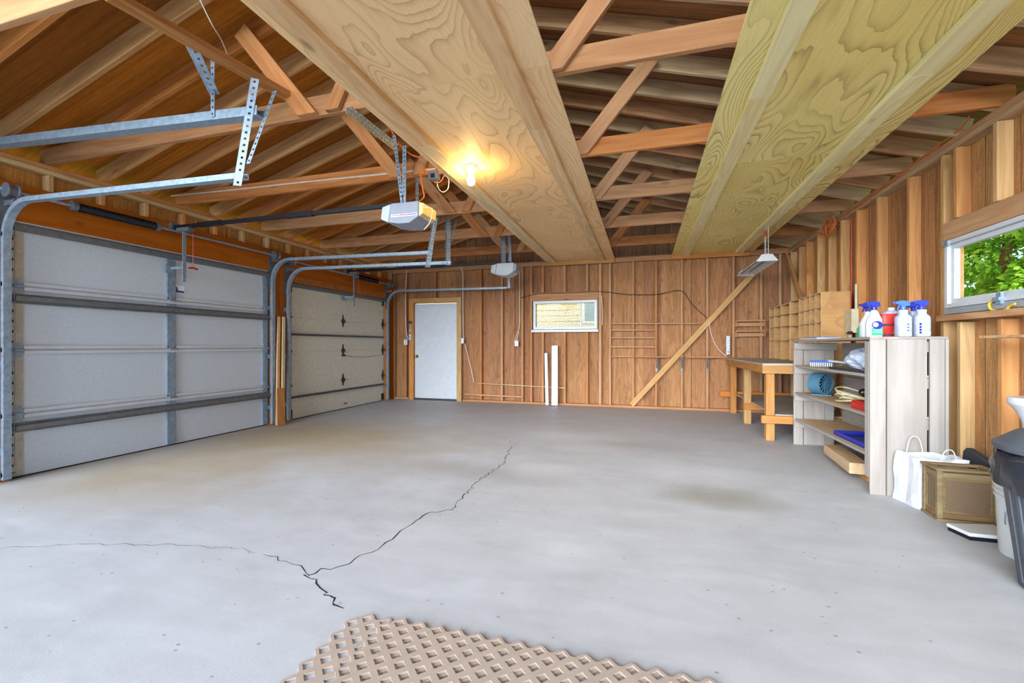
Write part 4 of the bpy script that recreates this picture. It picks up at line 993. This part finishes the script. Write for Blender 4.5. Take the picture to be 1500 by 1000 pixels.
t = thing('flat_box', 'flat white and blue packet lying at the far end of the shelf top', 'packet', (1.72,5.2,TZ))
MB().box(1.62,1.82,5.0,5.50,TZ,TZ+.012).build('sleeve', M['plast'], t, bevel=.002)
MB().box(1.64,1.80,5.05,5.45,TZ+.0121,TZ+.02).build('blue_insert', M['bluel'], t)
# inside the shelves
z = .885
t = thing('brush', 'blue scrub brush with a long white handle on the upper shelf', 'brush', (1.72,5.2,z))
MB().bar((1.66,5.24,z+.055),(1.74,5.04,z+.06),.06,.022).build('head', M['bluel'], t, bevel=.004)
m = MB()
for i in range(9):
    for j in range(3):
        p = V((1.66,5.24,z+.044)).lerp(V((1.74,5.04,z+.049)), i/8)+V((.02*(j-1),.008*(j-1),0)); m.cyl(p,p+V((0,0,-.042)),.005,6)
m.build('bristle_block', M['plast'], t)
MB().tube([(1.735,5.05,z+.066),(1.80,4.85,z+.055),(1.86,4.60,z+.03)],.011,10).build('handle', M['plast'], t, smooth=True)
t = thing('plastic_bag', 'crumpled clear plastic bag filled with cloth on the upper shelf', 'bag', (1.80,4.36,z))
m = MB(); n1, n2 = 26, 14; rd = random.Random(5); vs = []
for i in range(n2+1):
    th = math.pi*i/n2
    for k in range(n1):
        a = 2*math.pi*k/n1
        w = 1+.12*math.sin(5*a+3*th)+.10*math.sin(9*a-4*th)+rd.uniform(-.07,.07)
        vs.append((1.78+.15*w*math.sin(th)*math.cos(a), 4.32+.20*w*math.sin(th)*math.sin(a), z+.098+.094*math.cos(th)*(1 if i > n2/2 else 1+.1*rd.uniform(-1,1))))
m.add(vs, [(i*n1+k,i*n1+(k+1)%n1,(i+1)*n1+(k+1)%n1,(i+1)*n1+k) for i in range(n2) for k in range(n1)])
m.build('bag', M['film'], t)
t = thing('paint_tray', 'dark flat tray at the front of the upper shelf', 'tray', (1.70,4.45,z))
MB().box(1.635,1.69,4.05,4.75,z,z+.012).box(1.635,1.64,4.05,4.75,z+.012,z+.022).build('tray', M['dark'], t)
z = .585
t = thing('desk_fan', 'blue plastic drum fan standing on the middle shelf', 'fan', (1.76,5.2,z))
FM = Matrix.Translation((1.75,5.30,z+.124))@Matrix.Scale(.82,4)@Matrix.Rotation(math.radians(35),4,'Z')@Matrix.Rotation(math.radians(90),4,'X')
MB().lathe([(.12,-.075),(.135,-.07),(.138,0),(.135,.07),(.12,.075),(.112,.07),(.112,-.07),(.12,-.075)],(0,0,0),32,cap=False).xf(FM).build('drum', M['fan'], t, smooth=True)
m = MB()
for k in range(14):
    a = 2*math.pi*k/14; m.bar((.03*math.cos(a),.03*math.sin(a),.068),(.115*math.cos(a+.5),.115*math.sin(a+.5),.068),.012,.006,(0,0,1))
m.cyl((0,0,.060),(0,0,.076),.036,18); m.xf(FM).build('grille', M['fan'], t)
m = MB()
for k in range(5):
    a = 2*math.pi*k/5; m.prism([V((.02*math.cos(a),.02*math.sin(a),.0)),V((.105*math.cos(a-.3),.105*math.sin(a-.3),-.02)),V((.105*math.cos(a+.35),.105*math.sin(a+.35),.02))],(0,0,.004))
m.cyl((0,0,-.03),(0,0,.03),.028,14); m.xf(FM).build('blade_set', M['fand'], t)
MB().lathe([(0,-.074),(.111,-.074),(.111,-.07),(0,-.07)],(0,0,0),28).xf(FM).build('back_plate', M['fand'], t)
MB().bar((1.69,5.34,z+.0085),(1.84,5.26,z+.0085),.10,.012).build('base', M['fan'], t)
MB().tube(smooth_path([FM@V((.135,-.05,.0)),FM@V((.19,-.02,.03)),FM@V((.185,.05,.02)),FM@V((.12,.085,.0))]),.005,6).build('wire_handle', M['cream'], t, smooth=True)
def coil(name, lab, c, r, n, mat, rr, seed, z, cat='cable', sq=.75):
    rd = random.Random(seed); pts = []
    for i in range(n*22):
        a = 2*math.pi*i/22; k = i/22
        rad = r*(1+.16*math.sin(k*1.7+seed)+.04*rd.uniform(-1,1))
        pts.append(V((c[0]+rad*sq*math.cos(a)+.02*math.sin(k*2.1), c[1]+rad*math.sin(a)+.03*math.cos(k*1.3), z+rr+.004+k*rr*1.2+.10*(1+math.sin(a+seed+k*.9))*.5*(.25+.75*k/n))))
    return tag(MB().tube(pts, rr, 6).build(name, M[mat], smooth=True), lab, cat)
coil('extension_cable', 'coiled cream extension cord on the middle shelf', (1.78,4.62), .16, 5, 'cream', .0065, 2, z)
coil('coiled_cable', 'coil of thick black cable under the cream cord on the middle shelf', (1.93,4.55), .13, 3, 'cableb', .010, 4, z)
t = thing('toolbox', 'red plastic case at the near end of the middle shelf', 'case', (1.73,4.15,z))
MB().box(1.645,1.78,4.0,4.33,z,z+.055).build('body', M['red'], t, bevel=.006)
MB().box(1.650,1.775,4.005,4.325,z+.0551,z+.07).build('lid', M['red'], t, bevel=.004)
z = .29
t = thing('dustpan_tray', 'blue plastic boot tray lying at the near end of the bottom shelf', 'tray', (1.82,4.4,z))
MB().box(1.66,2.0,4.15,4.72,z,z+.008).box(1.66,1.67,4.15,4.72,z+.008,z+.04).box(1.99,2.0,4.15,4.72,z+.008,z+.04).box(1.67,1.99,4.71,4.72,z+.008,z+.04).box(1.67,1.99,4.15,4.16,z+.008,z+.04).build('tray', M['navy'], t, bevel=.003)
t = thing('white_tub', 'pale plastic tub behind the near post on the bottom shelf', 'tub', (1.72,4.05,z))
MB().loft([(z,.045,.05,1.72,4.06,4),(z+.13,.05,.055,1.72,4.06,4)],20).build('body', M['film'], t, smooth=True)
MB().loft([(z+.1301,.053,.058,1.72,4.06,4),(z+.145,.053,.058,1.72,4.06,4)],20).build('lid', M['plast'], t)
o = beam('timber_block', (1.69,4.28,.093), (1.76,5.03,.093), .14, .09, M['shelfwood']); tag(o, 'thick timber offcut lying under the shelf unit', 'timber')
o2 = beam('timber_offcut', (1.80,4.25,.022), (1.84,5.0,.022), .14, .044, M['lumber']); tag(o2, 'flat board under the timber offcut below the shelf unit', 'timber')

# ================================================================== FLOOR GROUP AT THE RIGHT
# paper bag
t = thing('paper_bag', 'white paper carrier bag with twisted handles beside the shelf unit', 'bag', (1.84,3.73,0))
B0 = [V((1.725,3.86,0)),V((1.765,3.63,0)),V((2.02,3.66,0)),V((2.0,3.87,0))]
B1 = [V((1.735,3.845,.35)),V((1.785,3.66,.33)),V((2.045,3.63,.36)),V((2.03,3.85,.33))]
m = MB(); n = 5; vs = []
for i in range(n+1):
    f = i/n; ring = []
    for k in range(4):
        a = B0[k].lerp(B1[k], f); b = B0[(k+1)%4].lerp(B1[(k+1)%4], f)
        for j in range(4):
            p = a.lerp(b, j/4); c = V((1.87,3.75,p.z)); p = p+(c-p)*(.13*math.sin(f*3.1)*(1 if j == 2 else .0))+V((.006*math.sin(7*f+k*2+j),.006*math.cos(9*f+j*3),.012*math.sin(k*2.1+j*1.3)*(f > .9)))
            ring.append(p)
    vs += ring
fs = [(i*16+k,i*16+(k+1)%16,(i+1)*16+(k+1)%16,(i+1)*16+k) for i in range(n) for k in range(16)]+[tuple(range(16))[::-1]]
o = m.add(vs, fs).build('body', M['bag'], t); sm = o.modifiers.new('s','SOLIDIFY'); sm.thickness = .0015
for q,(a,b) in enumerate(((V((1.80,3.845,.33)),V((1.90,3.85,.33))),(V((1.90,3.65,.325)),V((1.98,3.645,.34))))):
    hh = .10 if q == 0 else .06
    MB().tube(smooth_path([a+V((0,0,-.04)),a,a.lerp(b,.2)+V((0,0,hh)),a.lerp(b,.5)+V((0,0,hh*1.25)),a.lerp(b,.8)+V((0,0,hh)),b,b+V((0,0,-.04))]),.0035,6).build('handle', M['bag'], t, smooth=True)
# cane basket
bc = V((1.925,3.515,0)); ang = math.radians(-3)
t = thing('cane_basket', 'brown wooden framed waste basket with woven cane panels', 'basket', tuple(bc))
RM = Matrix.Translation(bc)@Matrix.Rotation(ang,4,'Z')
hx, hy, hz = .138, .078, .315
for sx in (-1,1):
    for sy in (-1,1): MB().box(sx*hx-.014,sx*hx+.014,sy*hy-.014,sy*hy+.014,.0161,hz).xf(RM).build('corner_post', M['cane_frame'], t, bevel=.004)
for sx,sy,nm in ((0,-1,'front'),(0,1,'back'),(-1,0,'side'),(1,0,'side')):
    if sy: m = [MB().box(-hx+.014,hx-.014,sy*hy-.009,sy*hy+.009,.018,.05), MB().box(-hx+.014,hx-.014,sy*hy-.009,sy*hy+.009,hz-.045,hz-.01)]; pn = MB().box(-hx+.03,hx-.03,sy*hy-.004,sy*hy+.004,.066,hz-.061); bd = MB().box(-hx+.014,-hx+.03,sy*hy-.007,sy*hy+.007,.05,hz-.045).box(hx-.03,hx-.014,sy*hy-.007,sy*hy+.007,.05,hz-.045).box(-hx+.03,hx-.03,sy*hy-.007,sy*hy+.007,.05,.066).box(-hx+.03,hx-.03,sy*hy-.007,sy*hy+.007,hz-.061,hz-.045)
    else: m = [MB().box(sx*hx-.009,sx*hx+.009,-hy+.014,hy-.014,.018,.05), MB().box(sx*hx-.009,sx*hx+.009,-hy+.014,hy-.014,hz-.045,hz-.01)]; pn = MB().box(sx*hx-.004,sx*hx+.004,-hy+.03,hy-.03,.066,hz-.061); bd = MB().box(sx*hx-.007,sx*hx+.007,-hy+.014,-hy+.03,.05,hz-.045).box(sx*hx-.007,sx*hx+.007,hy-.03,hy-.014,.05,hz-.045).box(sx*hx-.007,sx*hx+.007,-hy+.03,hy-.03,.05,.066).box(sx*hx-.007,sx*hx+.007,-hy+.03,hy-.03,hz-.061,hz-.045)
    o = [q.xf(RM).build('rail', M['cane_frame'], t, bevel=.003) for q in m]
    pn = pn.xf(RM).build('cane_panel', M['cane'], t); bd.xf(RM).build('panel_moulding', M['cane_frame'], pn, bevel=.003)
m = MB().box(-hx-.022,hx+.022,-hy-.022,-hy+.012,hz,hz+.016).box(-hx-.022,hx+.022,hy-.012,hy+.022,hz,hz+.016).box(-hx-.022,-hx+.012,-hy+.012,hy-.012,hz,hz+.016).box(hx-.012,hx+.022,-hy+.012,hy-.012,hz,hz+.016)
m.xf(RM).build('rim', M['cane_frame'], t, bevel=.004)
m = MB().box(-hx-.02,hx+.02,-hy-.02,hy+.02,0,.016); m.xf(RM).build('base', M['cane_frame'], t, bevel=.004)
m = MB().box(-hx+.015,hx-.015,-hy+.012,hy-.012,.02,.03); m.xf(RM).build('liner', M['dark'], t)
t = thing('dark_case', 'dark flat soft case leaning on the right wall behind the cane basket', 'case', (2.15,3.4,0))
m = MB().prism([V((2.09,3.42,.0)),V((2.09,3.85,.0)),V((2.125,3.85,.37)),V((2.125,3.82,.40)),V((2.125,3.46,.315)),V((2.12,3.42,.28))], (.045,0,0))
m.build('shell', M['dark'], t, bevel=.010)
# bathroom scale style platform
t = thing('floor_scale', 'white platform scale with black base lying on the concrete', 'scale', (1.87,3.24,0))
P2 = [at_z(1386,766,.04),at_z(1420,781,.04),at_z(1474,785,.04),at_z(1490,770,.04)]
P2[3] = V((1.985,3.33,.04)); P2[2] = V((1.975,3.135,.04)); P2[0].z = P2[1].z = .04
cc = sum(P2, V((0,0,0)))/4
MB().prism([V((p.x,p.y,.022)) for p in P2[::-1]][::-1], (0,0,.020)).build('platform', M['plast'], t, bevel=.004)
MB().prism([V((cc.x+(p.x-cc.x)*.95,cc.y+(p.y-cc.y)*.95,.0)) for p in P2], (0,0,.0215)).build('base', M['black'], t)
# bucket
t = thing('bucket', 'white plastic bucket behind the lidded grey bin', 'bucket', (1.90,2.93,0))
c = (1.945,2.975,0)
MB().lathe([(0,0),(.128,0),(.131,.006),(.143,.30),(.150,.301),(.150,.312),(.144,.313),(.145,.33),(.152,.331),(.152,.342),(.146,.343),(.147,.355),(.153,.356),(.153,.37),(.144,.37),(.140,.34),(.126,.012),(0,.012)], c, 36, cap=False).build('body', M['bucket'], t, smooth=True)
MB().tube(smooth_path([(1.805,2.935,.30),(1.792,2.925,.24),(1.796,2.935,.19),(1.804,2.945,.17)]),.003,6).build('wire_handle', M['galv'], t, smooth=True)
MB().box(1.792,1.806,2.92,2.95,.285,.315).build('handle_lug', M['bucket'], t, bevel=.004)
# trash can
cx_, cy_ = 1.835, 2.53
t = thing('trash_can', 'grey plastic trash can with lid and black bin liner at the right edge', 'trash can', (cx_,cy_,0))
MB().loft([(0,.188,.188,cx_,cy_,2.4),(.006,.194,.194,cx_,cy_,2.4),(.52,.248,.248,cx_,cy_,2.4),(.60,.258,.258,cx_,cy_,2.4)],48).build('body', M['can'], t, smooth=True)
m = MB()
for k in range(24):
    a = 2*math.pi*k/24
    r0, r1 = .199, .252
    m.bar((cx_+r0*math.cos(a),cy_+r0*math.sin(a),.03),(cx_+r1*math.cos(a),cy_+r1*math.sin(a),.52),.022,.008,(math.cos(a),math.sin(a),0))
m.build('side_ribs', M['can'], t, bevel=.003)
rd = random.Random(3); vs = []; n = 72; rows = [(.445,.258),(.455,.277),(.50,.287),(.545,.290),(.59,.286),(.622,.278)]
for z,r in rows:
    for k in range(n):
        a = 2*math.pi*k/n; w = r+.010*math.sin(7*a+z*30)+.006*math.sin(17*a-z*50)+rd.uniform(-.004,.004)
        vs.append((cx_+w*math.cos(a),cy_+w*math.sin(a),z+.012*math.sin(5*a)*(z < .47)))
o = MB().add(vs,[(i*n+k,i*n+(k+1)%n,(i+1)*n+(k+1)%n,(i+1)*n+k) for i in range(len(rows)-1) for k in range(n)]).build('bin_liner', M['liner'], t, smooth=True)
sm = o.modifiers.new('s','SOLIDIFY'); sm.thickness = .002
MB().lathe([(0,.625),(.283,.625),(.288,.632),(.288,.652),(.270,.660),(.262,.672),(.215,.708),(.205,.712),(.15,.728),(.13,.722),(0,.726)], (cx_,cy_,0), 48, cap=False).build('lid', M['can'], t, smooth=True)
MB().tube(smooth_path([(cx_-.10,cy_-.02,.718),(cx_-.09,cy_-.02,.755),(cx_+.09,cy_+.02,.755),(cx_+.10,cy_+.02,.718)]),.012,8).build('lid_handle', M['can'], t, smooth=True)
# white pedestal basin
t = thing('pedestal_stand', 'white moulded pedestal with a lipped top by the right wall, behind the lidded bin', 'pedestal', (2.03,2.78,0))
MB().lathe([(0,0),(.09,0),(.09,.03),(.07,.08),(.06,.20),(.058,.52),(.06,.60),(.07,.68),(.095,.735),(.118,.765),(.125,.775),(.125,.80),(.119,.808),(0,.808)], (2.105,3.19,0), 40, cap=False).build('body', M['plast'], t, smooth=True)
a = at_x(1463,494,2.20); 
o = MB().box(2.05,SR-.002,2.95,3.56,a.z-.006,a.z+.010).build('thin_shelf', M['raf_r']); tag(o, 'thin pale shelf board on the right wall under the window', 'shelf')
hk = [at_x(px,py,SR-.03) for px,py in ((1466,437),(1455,439),(1449,446),(1452,453),(1462,455),(1474,453),(1479,448),(1487,445))]
cable('yellow_hook', 'yellow vinyl coated hook hanging below the right window', hk, .0075, 'yellow', 'hook')
# cords on the right wall
c = at_x(1214,330,SR-.06)
rd = random.Random(8); pts = []
for i in range(8):
    r_ = rd.uniform(.07,.13); ox, oz_, oy = rd.uniform(-.03,.0), rd.uniform(-.05,.03), rd.uniform(-.12,.12)
    for k in range(8):
        a = 2*math.pi*k/8+i*.4; pts.append(V((SR-.045+ox+.02*math.sin(a*2+i), c.y+oy+r_*1.2*math.cos(a), c.z+oz_+r_*math.sin(a))))
cable('orange_cord_bundle', 'tangled bunch of orange cord hung at the top of the right wall', pts, .006, 'orange')
cable('orange_wire', 'orange cord running along the top plate of the right wall', [at_x(px,py,SR-.012) for px,py in ((1421,169),(1405,190),(1370,216),(1330,246),(1290,278),(1255,303),(1225,326))], .006, 'orange')
cable('red_wire', 'thin red cord hanging straight down the right wall behind the pigeonhole cabinet', [at_x(px,py,SR-.01) for px,py in ((1248,318),(1247.5,360),(1247,420),(1246,470),(1246,482))], .006, 'red', 'cord')
c0, c1 = at_x(1247.5,488,SR), at_x(1258.5,452,SR)
t = thing('wall_conduit_box', 'tall beige plastic box on the right wall above the shelf unit, with a pipe', 'box', (SR-.05,(c0.y+c1.y)/2,(c0.z+c1.z)/2))
MB().box(SR-.07,SR-.001,min(c0.y,c1.y),max(c0.y,c1.y),c0.z,c1.z).build('cover', M['beige'], t, bevel=.004)
MB().cyl((SR-.02,min(c0.y,c1.y)+.02,c1.z),(SR-.02,min(c0.y,c1.y)+.02,c1.z+.27),.012,12).build('pipe', M['beige'], t, smooth=True)

# ================================================================== LATTICE SHEETS
def lattice(lab, x0, x1, y0, y1, z, p=.0565, hole=.033, k=.010, th=.007, ph=(0,0)):
    """flush diagonal lattice: square cells with square holes, edge tips clipped"""
    s2 = math.sqrt(.5); d1 = V((s2,s2,0)); d2 = V((s2,-s2,0)); m = MB(); corner = {}
    def pt(u, v): return V((x0,y1,z))+d1*(u+ph[0])*p+d2*(v+ph[1])*p
    cells = set()
    for u in range(-60,60):
        for v in range(-60,60):
            c = pt(u+.5,v+.5)
            if x0+.028 < c.x < x1-.028 and y0+.028 < c.y < y1-.028: cells.add((u,v))
    h = hole/p/2; kk = k/p
    for (u,v) in cells:
        b = len(m.v); q = [(0,0),(1,0),(1,1),(0,1)]; o = []
        for i,(a,e) in enumerate(q):
            pr, nx = q[i-1], q[(i+1)%4]
            o.append((a+(pr[0]-a)*kk, e+(pr[1]-e)*kk)); o.append((a+(nx[0]-a)*kk, e+(nx[1]-e)*kk))
            corner.setdefault((u+a,v+e), []).append((u,v))
        inn = [(.5-h,.5-h),(.5+h,.5-h),(.5+h,.5+h),(.5-h,.5+h)]
        m.v += [pt(u+a,v+e) for a,e in o+inn]
        for i in range(4):
            j = (i+1)%4
            m.f.append((b+2*i+1,b+2*j,b+8+j,b+8+i)); m.f.append((b+2*i,b+2*i+1,b+8+i))
    for (u,v),cc in corner.items():
        if len(cc) >= 3: m.add([pt(u-kk,v),pt(u,v-kk),pt(u+kk,v),pt(u,v+kk)], [(0,1,2,3)])
    # weld, then give the sheet its thickness
    key = {}; mp = []; nv = []
    for q in m.v:
        t_ = (round(q.x,5),round(q.y,5))
        if t_ not in key: key[t_] = len(nv); nv.append(q)
        mp.append(key[t_])
    m.v = nv; m.f = [tuple(mp[i] for i in f) for f in m.f]
    o = m.build('lattice_panel', M['lattice'], origin=(x0,y1,z)); sm = o.modifiers.new('s','SOLIDIFY'); sm.thickness = th; sm.offset = 1; sm.use_even_offset = False
    import bmesh
    bm = bmesh.new(); bm.from_mesh(o.data); bmesh.ops.recalc_face_normals(bm, faces=bm.faces[:])
    if sum(f.normal.z for f in bm.faces) < 0: bmesh.ops.reverse_faces(bm, faces=bm.faces[:])
    bm.to_mesh(o.data); bm.free()
    tag(o, lab, 'lattice', 'brown lattice sheets'); return o
lattice('brown vinyl lattice sheet lying directly on the concrete, showing at the left of the pile', -1.14, .20, .35, 1.575, .001)
lattice('brown vinyl lattice sheet lying on top of the other one on the floor', -1.00, .30, .30, 1.572, .0085, ph=(.12,.0))

# ================================================================== LIGHT, WORLD, CAMERA
w = bpy.data.worlds.new('World'); bpy.context.scene.world = w; w.use_nodes = True
nt = w.node_tree; bg = nt.nodes['Background']
bg.inputs[0].default_value = (.56,.76,1.0,1); bg.inputs[1].default_value = 1.7
def light(name, ty, loc, rot, **kw):
    l = bpy.data.lights.new(name, ty); o = bpy.data.objects.new(name, l); C.objects.link(o); o.location = loc; o.rotation_euler = rot
    for k,v in kw.items(): setattr(l, k, v)
    return o
light('soft_front_fill', 'SUN', (0,-10,6), (math.radians(82),0,math.radians(-12)), energy=11.5, angle=math.radians(58), color=(.90,.96,1.0))  # very wide fill lamp added to carry daylight in from the open front
cam = bpy.data.cameras.new('camera'); co = bpy.data.objects.new('camera', cam); C.objects.link(co)
cam.sensor_width = 36; cam.lens = 36*F/1500; cam.shift_y = (HY-500)/1500; cam.clip_start = .02; cam.clip_end = 200
co.location = (0,0,CH); co.rotation_euler = (math.pi/2,0,TH)
sc = bpy.context.scene; sc.camera = co
sc.view_settings.view_transform = 'Standard'; sc.view_settings.look = 'None'; sc.view_settings.exposure = .4; sc.view_settings.gamma = 1
try: sc.view_settings.use_curve_mapping = False
except Exception: pass
